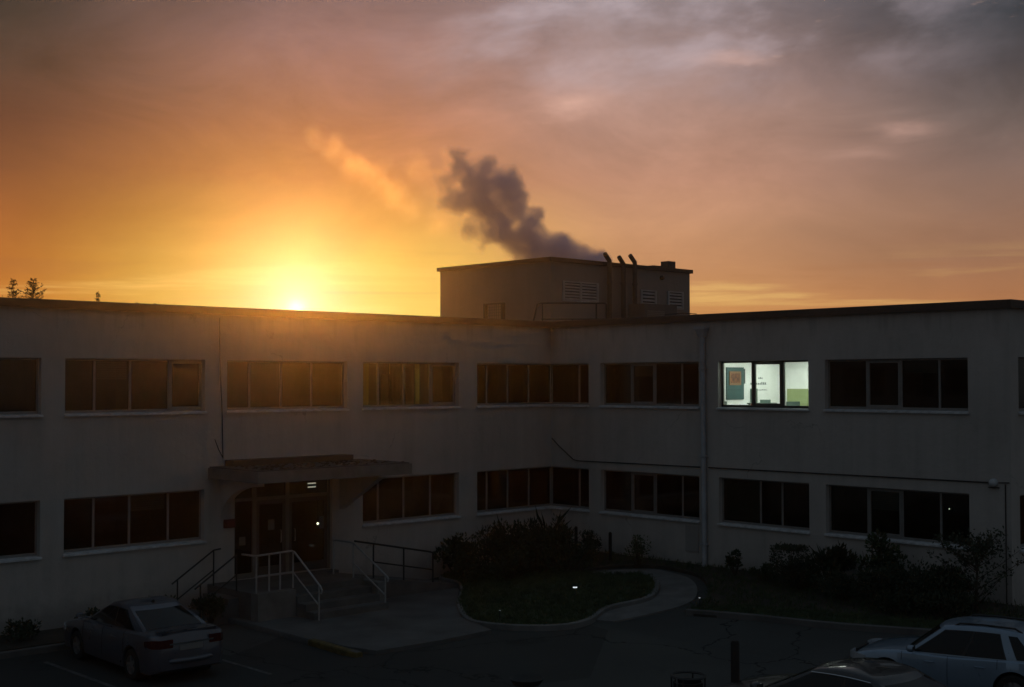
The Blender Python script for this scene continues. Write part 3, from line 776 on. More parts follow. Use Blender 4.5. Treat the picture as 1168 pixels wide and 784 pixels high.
# door assembly in plane b = -.12
DPOST = mat('door_frame', (.16,.155,.15), .5, .3, var=.2)
fr = MB(); zt = 2.45
for a0, a1 in ((8.55,8.63), (9.88,9.98), (10.90,11.02), (11.55,11.62)): fr.box(a0, a1, -.20, -.10, .45, 3.08)
fr.box(8.63, 9.88, -.199, -.101, zt, zt+.08); fr.box(9.98, 10.90, -.199, -.101, zt, zt+.08); fr.box(11.02, 11.55, -.199, -.101, zt, zt+.08)
fr.box(8.63, 11.55, -.198, -.102, 3.0, 3.08)
fr.box(11.02, 11.55, -.198, -.102, .45, .58)
ef = fr.build('entrance_frame', DPOST, BLD)
gm = MB(); gm.box(8.63, 9.88, -.152, -.146, zt+.08, 3.0); gm.box(9.98, 10.90, -.152, -.146, zt+.08, 3.0); gm.box(11.02, 11.55, -.152, -.146, .58, 3.0); gm.build('glass', GLASS, ef)
def door(a0, a1, hinge):
    m = MB(); m.box(a0, a0+.09, -.18, -.12, .47, zt-.005); m.box(a1-.09, a1, -.18, -.12, .47, zt-.005)
    m.box(a0+.09, a1-.09, -.18, -.12, .47, .70); m.box(a0+.09, a1-.09, -.18, -.12, zt-.12, zt-.005)
    d = m.build('entrance_door', mat('door_leaf', (.08,.078,.075), .5, .3, var=.2), BLD)
    MB().box(a0+.085, a1-.085, -.154, -.148, .69, zt-.115).build('glass', GLASS, d)
    x = a1-.16 if hinge else a0+.16
    MB().tube([(x,-.118,1.30), (x,-.075,1.30), (x,-.075,1.62), (x,-.118,1.62)], .012).build('handle', STEEL, d)
    return d
door(9.99, 10.89, False); door(8.64, 9.87, True)
def notice(a, b, z, w, h, label):
    t = tag(MB().box(-w/2, w/2, 0, .003, -h/2, h/2).build('notice', PAPER, loc=(a, b, z)), label, 'notice')
notice(10.42, -.119+.001-.028, 1.78, .20, .28, 'small paper notice taped to the narrower glass entrance door')
notice(8.78, -.147, 1.72, .19, .34, 'larger paper notice on the wide dark entrance door')
notice(11.30, -.145, 1.42, .19, .22, 'paper notice low on the side pane left of the entrance doors')
rb = thing('alarm_box', 'dull red alarm box on the wall left of the entrance doors', 'alarm box', (11.80, .003, 1.93))
MB().box(-.15, .15, 0, .09, -.11, .11).build('case', REDP, rb)
MB().box(-.10, .10, .091, .096, -.06, .06).build('cover', mat('dark_red', (.16,.03,.025), .4), rb)
# lit lamps seen through the transom and the door
LOB = mat('lobby_tube', (.9,.9,.85), .5, emit=(1.0,.97,.85), estr=1.0)
for k, zz in enumerate((2.66, 2.76)):
    t = thing('lobby_light', ('lower' if k == 0 else 'upper')+' of two short lit tubes showing through the glass over the doors', 'light tube', (8.85, -.55, zz))
    MB().tube([(-.13,0,0), (.13,0,0)], .018).build('tube', LOB, t)
    MB().tube([(0,0,.02), (0,0,.04 if k == 0 else .30)], .008).build('hanger', BLKP, t)
    MB().box(-.15, .15, -.008, .008, .019, .027).build('bracket', BLKP, t)
bl = thing('bulb_lamp', 'single bright round lamp glowing behind the wide dark entrance door', 'lamp', (8.75, -.40, 1.66))
MB().lathe([(.001,-.032), (.022,-.024), (.032,0), (.022,.024), (.001,.032)], (0,0,0), 16).build('bulb', mat('bulb', (1,.95,.8), .5, emit=(1.0,.92,.70), estr=9.0), bl, 180)
MB().tube([(0,0,.034), (0,0,1.40)], .007).build('cord', BLKP, bl)

# ---- landing, steps, ramp
ld = MB(); ld.box(9.0, 12.40, 0.31, 2.0, -.4, .45); ld.box(ENTR[0], 12.40, -.30, .308, -.4, .448)
land = tag(ld.build('entrance_landing', CONCD), 'raised concrete landing in front of the entrance doors', 'landing')
stp = thing('entrance_steps', 'short flight of concrete steps up to the entrance landing', 'steps', (0,0,0))
for k in range(3):
    MB().box(9.02, 11.28, 2.002+k*.36, 2.36+k*.36, -.35, .45-.1625*(k+1)).build('step', CONCD, stp)
ck = MB(); ck.box(11.29, 12.38, 2.002, 2.30, -.4, .455); ck.box(8.72, 8.99, 1.2, 2.6, -.4, .40)
tag(ck.build('cheek_wall', CONC), 'pale concrete cheek walls either side of the entrance steps', 'wall')
rp = MB(); rp.hexa([(5.2,.5,-.4), (8.99,.5,-.4), (8.99,1.75,-.4), (5.2,1.75,-.4), (5.2,.5,-.17), (8.99,.5,.448), (8.99,1.75,.448), (5.2,1.75,-.17)])
tag(rp.build('access_ramp', CONCD), 'concrete access ramp running along the wall right of the landing', 'ramp')
ss = thing('side_steps', 'small dark flight of steps down from the left end of the landing', 'steps', (0,0,0))
for k in range(3): MB().box(12.402+.32*k, 12.72+.32*k, .32, 1.5, -.4, .45-.1625*(k+1)).build('step', CONCD, ss)

def rail(label, tops, lower, posts, m=STEEL, r=.024):
    t = thing('handrail', label, 'handrail', posts[0][0])
    o = Vector(posts[0][0])
    rel = lambda q: tuple(Vector(q)-o)
    MB().tube([rel(q) for q in tops], r).build('top_rail', m, t, 60)
    if lower: MB().tube([rel(q) for q in lower], r*.8).build('mid_rail', m, t, 60)
    for a, b in posts: MB().tube([rel(a), rel(b)], r*.9).build('post', m, t, 60)
    return t
rail('steel handrail along the landing and down the left side of the steps',
     [(12.36,1.55,1.34), (12.33,2.12,1.35), (12.28,2.16,1.36), (11.25,2.05,1.37), (11.21,2.10,1.35), (11.21,3.22,.62), (11.21,3.29,.53), (11.21,3.25,.45)],
     [(12.33,2.10,.85), (11.21,2.05,.85), (11.21,3.19,.14)],
     [((12.31,2.12,.45), (12.31,2.12,1.35)), ((11.93,2.09,.45), (11.93,2.09,1.36)), ((11.60,2.07,.45), (11.60,2.07,1.36)), ((11.21,2.05,.45), (11.21,2.05,1.36)), ((11.21,3.16,-.2), (11.21,3.16,.66))])
rail('steel handrail down the right side of the entrance steps',
     [(9.12,.85,1.33), (9.10,.95,1.35), (9.10,1.66,1.35), (9.10,1.74,1.33), (9.10,3.12,.63), (9.10,3.18,.58), (9.10,3.14,.50)],
     [(9.10,1.70,.83), (9.10,3.05,.15)],
     [((9.12,.85,.45), (9.12,.85,1.33)), ((9.10,1.70,.45), (9.10,1.70,1.34)), ((9.10,3.05,-.2), (9.10,3.05,.65))])
rail('dark handrail sloping along the outer edge of the access ramp',
     [(9.0,1.62,1.38), (8.90,1.62,1.36), (6.45,1.62,.87), (6.32,1.62,.83), (6.30,1.62,.70)],
     [(8.4,1.62,.78), (6.32,1.62,.36)],
     [((8.38,1.62,.30), (8.38,1.62,1.25)), ((7.35,1.62,.16), (7.35,1.62,1.05)), ((6.32,1.62,-.02), (6.32,1.62,.82))], DKSTEEL, .026)
rail('dark handrail on the wall side of the small left steps',
     [(12.25,.38,1.36), (12.45,.38,1.34), (13.6,.38,.62)], [(12.45,.38,.85), (13.5,.38,.2)], [((12.45,.38,.45), (12.45,.38,1.33)), ((13.45,.38,-.2), (13.45,.38,.70))], DKSTEEL, .022)
rail('dark handrail on the open side of the small left steps',
     [(12.45,1.47,1.34), (13.6,1.47,.62)], [(12.45,1.47,.85), (13.5,1.47,.2)], [((12.46,1.47,.45), (12.46,1.47,1.33)), ((13.45,1.47,-.2), (13.45,1.47,.70))], DKSTEEL, .022)

# ---- wall fittings
dp = MB(); dp.tube([(.085,6.155,6.82), (.085,6.19,.32), (.14,6.19,.22), (.20,6.19,.20)], .075, 12)
pipe = dp.build('downpipe', PIPEM, BLD, 60)
hp = MB(); hp.hexa([(.01,6.06,6.82), (.17,6.06,6.82), (.17,6.25,6.82), (.01,6.25,6.82), (.004,5.98,7.03), (.23,5.98,7.03), (.23,6.33,7.03), (.004,6.33,7.03)])
hp.box(.003, .25, 5.96, 6.35, 7.032, 7.12); hp.build('hopper', PIPEM, pipe)
for z in (.9, 3.4, 5.9): MB().box(.003, .17, 6.07, 6.28, z, z+.04).build('clip', PIPEM, pipe)
MB().tube([(.03,0.06,3.74), (.03,.35,3.52), (.03,1.0,3.10), (.03,1.2,3.07), (.03,6.0,3.10)], .016).build('conduit', DKSTEEL, BLD)
MB().tube([(.03,6.30,3.10), (.03,14.62,3.14)], .018).build('conduit', DKSTEEL, BLD)
MB().tube([(.03,14.86,3.15), (.03,15.12,3.16)], .014).build('conduit', DKSTEEL, BLD)
MB().tube([(.02,15.02,3.12), (.02,15.02,.3)], .014).build('conduit', DKSTEEL, BLD)
MB().tube([(12.10,.02,7.2), (12.09,.02,6.2), (12.02,.02,5.0), (11.98,.02,3.6)], .011).build('cable', DKSTEEL, BLD)
MB().tube([(11.98,.02,3.62), (12.12,.03,3.85), (12.22,.02,4.1)], .009).build('cable', DKSTEEL, BLD)
MB().box(.003, .022, 5.45, 5.93, .66, 1.40).build('access_panel', stucco('stucco_panel', (.35,.33,.32)), BLD)
wl = thing('wall_lamp', 'small pale dome lamp on the wall above the right bed', 'wall lamp', (.004, 14.74, 3.14))
MB().lathe([(.001,.15), (.05,.145), (.085,.11), (.10,.05), (.10,0), (.001,0)], (0,0,0), 16, 'x').build('dome', mat('opal_dome', (.5,.52,.55), .35), wl, 60)
MB().box(0.001, .05, -.13, .13, -.12, -.101).build('bracket', DKSTEEL, wl)

# ---- penthouse on the roof
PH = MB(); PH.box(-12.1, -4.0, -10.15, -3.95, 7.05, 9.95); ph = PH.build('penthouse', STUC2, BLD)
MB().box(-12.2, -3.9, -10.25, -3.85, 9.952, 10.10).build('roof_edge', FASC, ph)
def louvre(a0, a1, z0, z1, cols=1):
    m = MB(); y0 = -3.948
    fw = .05
    m.box(a0-fw, a1+fw, y0, y0+.05, z1, z1+fw); m.box(a0-fw, a1+fw, y0, y0+.05, z0-fw, z0)
    xs = [a0 + (a1-a0)*i/cols for i in range(cols+1)]
    for x in xs: m.box(x-fw, x+fw, y0+.001, y0+.052, z0, z1)
    l = m.build('louvre', mat('louvre_paint', (.36,.36,.37), .6, var=.2), ph)
    s = MB(); n = max(3, int((z1-z0)/.11))
    for i in range(n):
        z = z0 + (i+.5)*(z1-z0)/n; dz = .42*(z1-z0)/n
        for j in range(cols):
            xa, xb = xs[j]+fw, xs[j+1]-fw
            s.hexa([(xa,y0+.002,z+dz*.2), (xb,y0+.002,z+dz*.2), (xb,y0+.048,z-dz), (xa,y0+.048,z-dz),
                    (xa,y0+.002,z+dz*.2+.016), (xb,y0+.002,z+dz*.2+.016), (xb,y0+.048,z-dz+.016), (xa,y0+.048,z-dz+.016)])
    s.build('slat', mat('louvre_paint', (.36,.36,.37), .6, var=.2), l)
    MB().box(a0, a1, y0-.001+.0015, y0+.0015, z0, z1).build('backing', BLKP, l)
louvre(-6.5, -4.65, 8.56, 9.22, 2); louvre(-9.90, -9.05, 8.55, 9.10); louvre(-11.6, -10.7, 8.50, 9.12)
def flue(a, ztop, tip, label):
    t = thing('flue_pipe', label, 'flue', (a, -3.72, 7.06), group='flue pipes up the rooftop block')
    MB().tube([(0,0,0), (0,0,ztop-7.06-.05), (-tip*.06*0,0,ztop-7.06+.03), (tip*.22,.02,ztop-7.06+.14), (tip*.50,.05,ztop-7.06+.28)], [.09,.09,.09,.088,.085], 12).build('pipe', FLUEM, t, 50)
    MB().lathe([(.095,0), (.108,.03), (.108,.09), (.095,.11)], (0,0,2.2), 14).build('collar', FLUEM, t, 40)
flue(-6.95, 10.10, .62, 'left bent-topped flue pipe on the rooftop block, nearest the big louvre')
flue(-7.75, 10.03, .62, 'middle bent-topped flue pipe on the rooftop block, with the lowest bend')
flue(-8.42, 10.13, .66, 'right bent-topped flue pipe on the rooftop block, farthest from the big louvre')
MB().box(-11.5, -11.05, -4.6, -4.2, 10.102, 10.42).build('chimney_stub', FLUEM, ph)
MB().box(-10.95, -10.1, -4.7, -4.2, 10.102, 10.19).build('roof_hatch', FLUEM, ph)
MB().lathe([(.001,.14), (.07,.13), (.10,.06), (.09,0), (.001,0)], (-10.28,-3.947,9.68), 14, 'y').build('bulkhead_lamp', BLKP, ph, 60)
ac = thing('air_conditioner', 'dark air conditioning unit on the roof in front of the rooftop block', 'air conditioner', (-8.0, -2.6, 7.052))
MB().box(-1.10, .80, -.4, .4, .15, 1.40).build('casing', mat('ac_casing', (.10,.10,.10), .6, .2, var=.2), ac)
for sx in (-.95, .65): MB().box(sx-.08, sx+.08, -.38, .38, 0, .148).build('foot', DKSTEEL, ac)
gr = MB().box(-.35, .65, .401, .42, .40, 1.15).build('grille', mat('ac_grille', (.17,.17,.17), .5, .3), ac)
fs = MB()
for i in range(11): fs.box(-.33, .63, .4205, .43, .44+i*.064, .452+i*.064)
fs.build('fin', DKSTEEL, gr)
cx = thing('condenser_frame', 'small caged condenser frame standing on the roof left of the corner', 'condenser', (-3.2, -6.1, 7.052))
for sx in (-.55, .42): MB().box(-.06, .06, sx, sx+.10, 0, 1.42).build('post', DKSTEEL, cx)
MB().box(-.04, .04, -.448, .418, 1.37, 1.42).build('crossbar', DKSTEEL, cx)
gw = MB()
for i in range(12): gw.tube([(.0,-.45,.12+i*.105), (.0,.42,.12+i*.105)], .007, 5)
for i in range(7): gw.tube([(.016,-.36+i*.12,.1), (.016,-.36+i*.12,1.369)], .007, 5)
gw.build('wire_guard', DKSTEEL, cx)
# guard rail on the roof round the corner
rr = thing('roof_railing', 'black guard rail on the roof at the inner corner', 'railing', (-1.2, -2.0, 7.052))
def rl(q): return (q[0]+1.2, q[1]+2.0, q[2]-7.052)
MB().tube([rl((-1.05,-2.03,7.10)), rl((-1.22,-1.84,8.16)), rl((-1.30,-1.76,8.20)), rl((-2.90,-.32,8.20)), rl((-2.95,-.27,8.16)), rl((-2.95,-.27,7.08))], .027).build('top_rail', DKSTEEL, rr)
MB().tube([rl((-1.32,-1.75,7.66)), rl((-2.94,-.28,7.66))], .02).build('mid_rail', DKSTEEL, rr)
for q, s in (((-1.34,-1.72), .02), ((-2.1,-1.04), .018), ((-2.7,-.50), .026)):
    MB().tube([rl((q[0],q[1],7.06)), rl((q[0],q[1],8.19 if s != .018 else 7.66))], s).build('post', DKSTEEL, rr)
r2 = thing('roof_ladder_rail', 'short handrail hoop at the right end of the rooftop block', 'railing', (-5.3, 1.1, 7.052))
MB().tube([(.3,-.5,.1), (.3,-.5,.80), (-.1,-.05,.84), (-.42,.28,.82), (-.45,.30,.1)], .022).build('hoop', DKSTEEL, r2)
MB().tube([(.1,-.25,.55), (-.43,.28,.55)], .016).build('mid_rail', DKSTEEL, r2)
for a, s, lb in ((14.0, .16, 'low vent cap on the left wing roof, the nearer of the pair'), (13.5, .13, 'low vent cap on the left wing roof, the farther of the pair')):
    t = thing('vent_cap', lb, 'roof vent', (a, -.75, 7.052))
    MB().lathe([(.05,0), (.05,.42), (.001,.42)], (0,0,0), 12).build('stub', FLUEM, t)
    MB().lathe([(s*.6,.40), (s*.6,.46), (.001,.50)], (0,0,0), 14).build('cowl', FLUEM, t)

# ------------------------------------------------------------------ plants
def leaf(mb, p, d, s, w=.5, rnd=random):
    """one folded leaf: two triangles about a midrib"""
    d = Vector(d).normalized(); a = Vector((rnd.uniform(-1,1), rnd.uniform(-1,1), rnd.uniform(-1,1)))
    u = d.cross(a); u = u.normalized() if u.length > 1e-4 else Vector((1,0,0)); n = d.cross(u)
    p = Vector(p)
    v = [p, p + d*s*.5 + u*s*w*.5 + n*s*.08, p + d*s, p + d*s*.5 - u*s*w*.5 + n*s*.08]
    mb.add(v, [(0,1,2), (0,2,3)])

def shrub(x, y, z, rx, ry, h, label, m=LEAF1, nl=1600, ls=.09, style='round', seed=0, name='shrub', cat='shrub', group=None, w=.5, stems=7):
    rnd = random.Random(seed)
    t = thing(name, label, cat, (x, y, z), 0, group)
    st, fo = MB(), MB()
    tips = []
    for i in range(stems):
        q = rnd.uniform(0, 6.28); rr = math.sqrt(rnd.random())
        hh = h*rnd.uniform(.65, 1.0) if style != 'tall' else h*rnd.uniform(.55, 1.0)
        e = Vector((rx*rr*math.cos(q), ry*rr*math.sin(q), hh*(1-.35*rr*rr)))
        pts = [Vector((e.x*.12, e.y*.12, -.05)), Vector((e.x*.45, e.y*.45, e.z*.4)), Vector((e.x*.85, e.y*.85, e.z*.8)), e*.98]
        st.tube(pts, [.022*h**.5, .016*h**.5, .010, .004], 5)
        tips.append(pts)
    st.build('stem', BARK, t)
    clumps = []
    for pts in tips:
        for k in range(3 if style != 'sparse' else 2):
            f = rnd.uniform(.35, 1.0); a = pts[1].lerp(pts[3], f)
            clumps.append((a + Vector((rnd.gauss(0,.1*rx), rnd.gauss(0,.1*ry), rnd.gauss(0,.05*h))), rnd.uniform(.18,.34)*min(rx, ry, h*.7)*(1.25 if style == 'round' else .8)))
    for i in range(nl):
        c, r = clumps[rnd.randrange(len(clumps))]
        d = Vector((rnd.gauss(0,1), rnd.gauss(0,1), rnd.gauss(0,1))).normalized()
        p = c + d*r*rnd.random()**.4
        if p.z < .02: p.z = .02 + .1*rnd.random()
        dd = d + Vector((0,0,.5 if style != 'spiky' else 1.4))
        leaf(fo, p, dd, ls*rnd.uniform(.6, 1.3), w, rnd)
    if style == 'spiky':
        for i in range(22):
            q = rnd.uniform(0, 6.28); e = rnd.uniform(.5, 1.3)
            d = Vector((math.cos(q)*math.cos(e), math.sin(q)*math.cos(e), math.sin(e)))
            p0 = Vector((rx*.3*math.cos(q), ry*.3*math.sin(q), h*rnd.uniform(.35,.7)))
            leaf(fo, p0, d, h*rnd.uniform(.3,.5), .09, rnd)
    fo.build('foliage', m, t)
    return t
# island: dense group
G1 = 'dark shrubs massed on the planted island'
shrub(4.7, 0.75, hz(4.7)+.1, .75, .75, 1.25, 'open large-leaved shrub at the left end of the island', LEAF1, 420, .17, 'sparse', 1, group=G1, w=.75, stems=9)
shrub(4.15, 1.6, hz(4.1)+.1, .95, .95, 1.45, 'broad dark shrub second from the left on the island', LEAF1, 2600, .10, 'round', 2, group=G1, stems=16)
shrub(3.35, 1.75, hz(3.3)+.1, .9, .9, 1.55, 'dark shrub behind the middle of the island with pointed top shoots', LEAF1, 2200, .11, 'spiky', 3, group=G1, stems=14)
shrub(3.55, 2.85, hz(3.5)+.1, 1.0, 1.0, 1.30, 'rounded dark shrub in the middle of the island', LEAF1, 2600, .09, 'round', 4, group=G1, stems=16)
shrub(2.55, 2.35, hz(2.5)+.1, .85, .85, 1.72, 'tallest spiky-leaved shrub of the island group', LEAF1, 2200, .13, 'spiky', 5, group=G1, w=.25, stems=14)
shrub(2.75, 3.35, hz(2.7)+.1, .8, .8, 1.25, 'rounded dark shrub at the right end of the island group', LEAF1, 2200, .08, 'round', 6, group=G1, stems=14)
shrub(4.6, 2.9, hz(4.6)+.15, .85, .85, .95, 'low dark shrub at the front of the island group', LEAF1, 1800, .08, 'round', 7, group=G1, stems=12)
shrub(5.3, 1.9, hz(5.3)+.1, .6, .7, .85, 'low dark shrub by the left kerb of the island', LEAF1, 1500, .08, 'round', 8, group=G1, stems=10)
shrub(1.15, 2.75, hz(1.1)+.1, .38, .38, .95, 'small upright dark shrub between two stakes by the right wing', LEAF1, 900, .08, 'round', 9, stems=9)
shrub(.95, 4.45, hz(1)+.1, .42, .42, .85, 'small pale-green shrub against the wall beside the garden path', LEAF3, 700, .07, 'round', 10, stems=9)
for a, b, hh, lb in ((.95, 1.98, .95, 'short dark stake left of the small upright shrub'), (.76, 3.2, .85, 'short dark stake right of the small upright shrub')):
    tag(MB().tube([(0,0,-.1), (0,0,hh*.96), (0,0,hh)], [.05,.05,.03], 10).build('stake', WOODP, loc=(a, b, hz(a)+.08)), lb, 'stake')
# right bed
G2 = 'shrubs in the bed along the right wing'
RB = [(.72,7.75,.22,.75,LEAF2,260,.09,'sparse','thin little plant beside the downpipe end of the right bed',6),
      (.80,8.75,.38,.42,LEAF2,500,.07,'round','low tuft of leaves left of the clipped shrub in the right bed',8),
      (1.15,10.05,.42,.95,LEAF1,1300,.07,'round','rounded shrub second in the row of the right bed',12),
      (.75,10.75,.55,1.15,LEAF1,900,.13,'spiky','pointed-leaved shrub with one shoot standing up in the right bed',9),
      (1.45,11.6,.55,.75,LEAF1,1300,.08,'round','low dark shrub at the front of the right bed',12),
      (1.0,12.15,.55,1.75,LEAF2,900,.12,'tall','tall many-stemmed shrub standing above the right bed',10),
      (1.55,12.95,.6,1.05,LEAF1,1500,.08,'round','bushy dark shrub under the wide lower window of the right wing',14),
      (1.25,13.55,.62,1.12,LEAF1,1500,.08,'round','bushy dark shrub third from the right end of the bed',14),
      (.85,13.95,.50,1.0,LEAF1,1000,.10,'spiky','dark shrub with ragged top second from the right end of the bed',10),
      (1.9,14.4,.6,.7,LEAF1,1300,.08,'round','low dark shrub in front near the right end of the bed',12),
      (2.0,13.4,.55,.55,LEAF1,1100,.07,'round','lowest dark shrub at the kerb side of the right bed',12)]
for i, (a, b, r, h, m, nl, ls, sty, lb, sn) in enumerate(RB):
    shrub(a, b, hz(a)+.1, r*1.3, r*1.3, h, lb, m, int(nl*1.6), ls, sty, 20+i, group=G2, stems=int(sn*1.3))
# clipped boxy shrub
def boxy(a, b, lb):
    t = thing('clipped_shrub', lb, 'shrub', (a, b, hz(a)+.1), R(10), G2); rnd = random.Random(77); fo = MB()
    for i in range(2600):
        p = Vector((rnd.uniform(-.36,.36), rnd.uniform(-.40,.40), rnd.uniform(.03,.98))); ax = rnd.randrange(3)
        if ax == 0: p.x = math.copysign(.36, p.x)*rnd.uniform(.85,1.03)
        elif ax == 1: p.y = math.copysign(.40, p.y)*rnd.uniform(.85,1.03)
        else: p.z = .98*rnd.uniform(.93,1.04)
        leaf(fo, p, (rnd.gauss(0,1), rnd.gauss(0,1), rnd.gauss(.3,1)), .06*rnd.uniform(.6,1.3), .55, rnd)
    fo.build('foliage', LEAF1, t)
    s = MB()
    for i in range(6): s.tube([(0,0,-.05), (rnd.uniform(-.25,.25), rnd.uniform(-.25,.25), .9)], [.02,.006], 5)
    s.build('stem', BARK, t)
boxy(.85, 9.55, 'clipped boxy dark shrub near the left end of the right bed')
# slender young tree by the building corner
def sapling(x, y, z, h, r, label, seed):
    rnd = random.Random(seed); t = thing('sapling', label, 'tree', (x, y, z))
    tr = MB(); tr.tube([(0,0,-.1), (.02,.02,h*.35), (-.03,.03,h*.7), (0,0,h)], [.045,.035,.02,.006], 7)
    fo = MB()
    for i in range(40):
        f = rnd.uniform(.08, .97); q = rnd.uniform(0, 6.28); L = r*(1.15-f*.7)*rnd.uniform(.6,1.1)
        e = Vector((L*math.cos(q), L*math.sin(q), f*h + L*.75)); b0 = Vector((0,0,f*h))
        tr.tube([b0, b0.lerp(e,.5)+Vector((0,0,-.03)), e], [.012,.008,.003], 4)
        for k in range(48):
            p = b0.lerp(e, rnd.uniform(.25,1.05)) + Vector((rnd.gauss(0,.06), rnd.gauss(0,.06), rnd.gauss(0,.06)))
            leaf(fo, p, (rnd.gauss(0,1), rnd.gauss(0,1), rnd.gauss(.2,.8)), .085*rnd.uniform(.6,1.3), .55, rnd)
    tr.build('trunk', BARK, t); fo.build('foliage', LEAF1, t)
sapling(1.0, 14.75, hz(1.1)+.1, 1.5, 1.2, 'low spreading young tree at the far right end of the bed', 5)
# dark plants at left of the landing and the left bed
for i, (a, b, r, h, lb) in enumerate(((13.2, 1.55, .4, .7, 'low dark shrub beside the small left steps'), (14.2, .75, .5, .6, 'low dark shrub in the left bed near the steps'), (15.6, .8, .6, .45, 'low spreading shrub in the left bed in front of the sedan'), (17.6, .8, .6, .45, 'low spreading shrub in the left bed at the photo edge'))):
    shrub(a, b, hz(a)+.14, r, r, h, lb, LEAF1, 900, .08, 'round', 60+i, stems=9)
# grass on the island and the verge
def inside(poly, x, y):
    c = False; n = len(poly)
    for i in range(n):
        x1, y1 = poly[i][0], poly[i][1]; x2, y2 = poly[i-1][0], poly[i-1][1]
        if (y1 > y) != (y2 > y) and x < (x2-x1)*(y-y1)/(y2-y1)+x1: c = not c
    return c
def grass(name, poly, zf, n, h, label, seed):
    rnd = random.Random(seed); mb = MB(); xs = [p[0] for p in poly]; ys = [p[1] for p in poly]; k = 0
    while k < n:
        x, y = rnd.uniform(min(xs), max(xs)), rnd.uniform(min(ys), max(ys))
        if not inside(poly, x, y): continue
        k += 1
        for j in range(3): leaf(mb, (x+rnd.gauss(0,.03), y+rnd.gauss(0,.03), zf(x,y)-.01), (rnd.gauss(0,.5), rnd.gauss(0,.5), 1), h*rnd.uniform(.5,1.3), .16, rnd)
    tag(mb.build(name, GRASSM), label, 'grass', kind='stuff')
grass('grass', isl, isl_h, 7000, .10, 'rough short grass covering the planted island', 4)
grass('grass', [(x, y) for x, y in gs], lambda x, y: hz(x)+.14, 2500, .07, 'short grass on the verge along the right bed kerb', 6)
grass('ground_cover', bed, lambda x, y: hz(x)+.07+.05*max(0, 1-x/2.5), 3500, .12, 'scattered low ground cover in the right bed', 8)

# distant trees whose tops show above the left parapet
def ray_at(px, py, dist):
    d = F + RT2*((px-584)/1464.5) - UP2*((py-392)/1464.5)
    h = math.hypot(d.x, d.y); return CAM + d*(dist/h)
def conifer(px, py, dist, spread, label, seed, taper=1.0, gap=.55):
    top = ray_at(px, py, dist); H = top.z + .3; rnd = random.Random(seed)
    t = thing('conifer_tree', label, 'tree', (top.x, top.y, -.32), 0, 'tree tops beyond the left wing')
    tr = MB(); tr.tube([(0,0,-.2), (0,0,H*.5), (0,0,H-1.2), (0,0,H*1.0)], [.22,.14,.035,.008], 8)
    fo = MB(); z = H*.25
    while z < H-.02:
        up = H-z; tip = up < 1.6
        L = spread*min(1.0, .12+(up/.75)**.8)*(1.0 if tip else 1.0+.35*min(3, up-1.6))
        for k in range(6 if tip else 5):
            q = rnd.uniform(0, 6.28); l = L*rnd.uniform(.45, 1.1)
            b0 = Vector((0,0,z)); e = Vector((l*math.cos(q), l*math.sin(q), z + l*rnd.uniform(.15,.75)))
            tr.tube([b0, e], [.012 if tip else .03, .004], 4)
            for j in range(int((9+l*40) if tip else (10+l*16))):
                p = b0.lerp(e, rnd.uniform(.15,1.05)) + Vector((rnd.gauss(0,.02), rnd.gauss(0,.02), rnd.gauss(0,.02)))*(1 if tip else 2)
                leaf(fo, p, (e-b0).normalized() + Vector((rnd.gauss(0,.7), rnd.gauss(0,.7), rnd.gauss(.2,.6))), (.06 if tip else .13)*rnd.uniform(.6,1.3), .4, rnd)
        z += gap*(.22 if tip else .8)*rnd.uniform(.7, 1.3)
    tr.build('trunk', BARK, t); fo.build('foliage', CONIF, t)
conifer(15, 318, 46, .26, 'narrow pointed conifer top at the far left beyond the roof', 1)
conifer(38, 318, 47, .46, 'broader ragged conifer top right beside the narrow one', 2, gap=.45)
conifer(112, 334, 47, .13, 'tiny tree tip just clearing the left parapet, right of the conifer pair', 3)

# ------------------------------------------------------------------ cars
def sstep(x): x = max(0, min(1, x)); return x*x*(3-2*x)
def interp(tab, x):
    if x <= tab[0][0]: return tab[0][1]
    for (x0, y0), (x1, y1) in zip(tab, tab[1:]):
        if x <= x1:
            t = (x-x0)/(x1-x0); return y0 + (y1-y0)*t
    return tab[-1][1]
def sinterp(tab, x):
    """smooth (Catmull-Rom in x) interpolation"""
    n = len(tab)
    if x <= tab[0][0]: return tab[0][1]
    if x >= tab[-1][0]: return tab[-1][1]
    for i in range(n-1):
        if tab[i][0] <= x <= tab[i+1][0]:
            x0, y0 = tab[i]; x1, y1 = tab[i+1]; hh = x1-x0; t = (x-x0)/hh
            m0 = (y1-tab[i-1][1])/(x1-tab[i-1][0]) if i > 0 else (y1-y0)/hh
            m1 = (tab[i+2][1]-y0)/(tab[i+2][0]-x0) if i < n-2 else (y1-y0)/hh
            return (2*t**3-3*t*t+1)*y0 + (t**3-2*t*t+t)*hh*m0 + (-2*t**3+3*t*t)*y1 + (t**3-t*t)*hh*m1

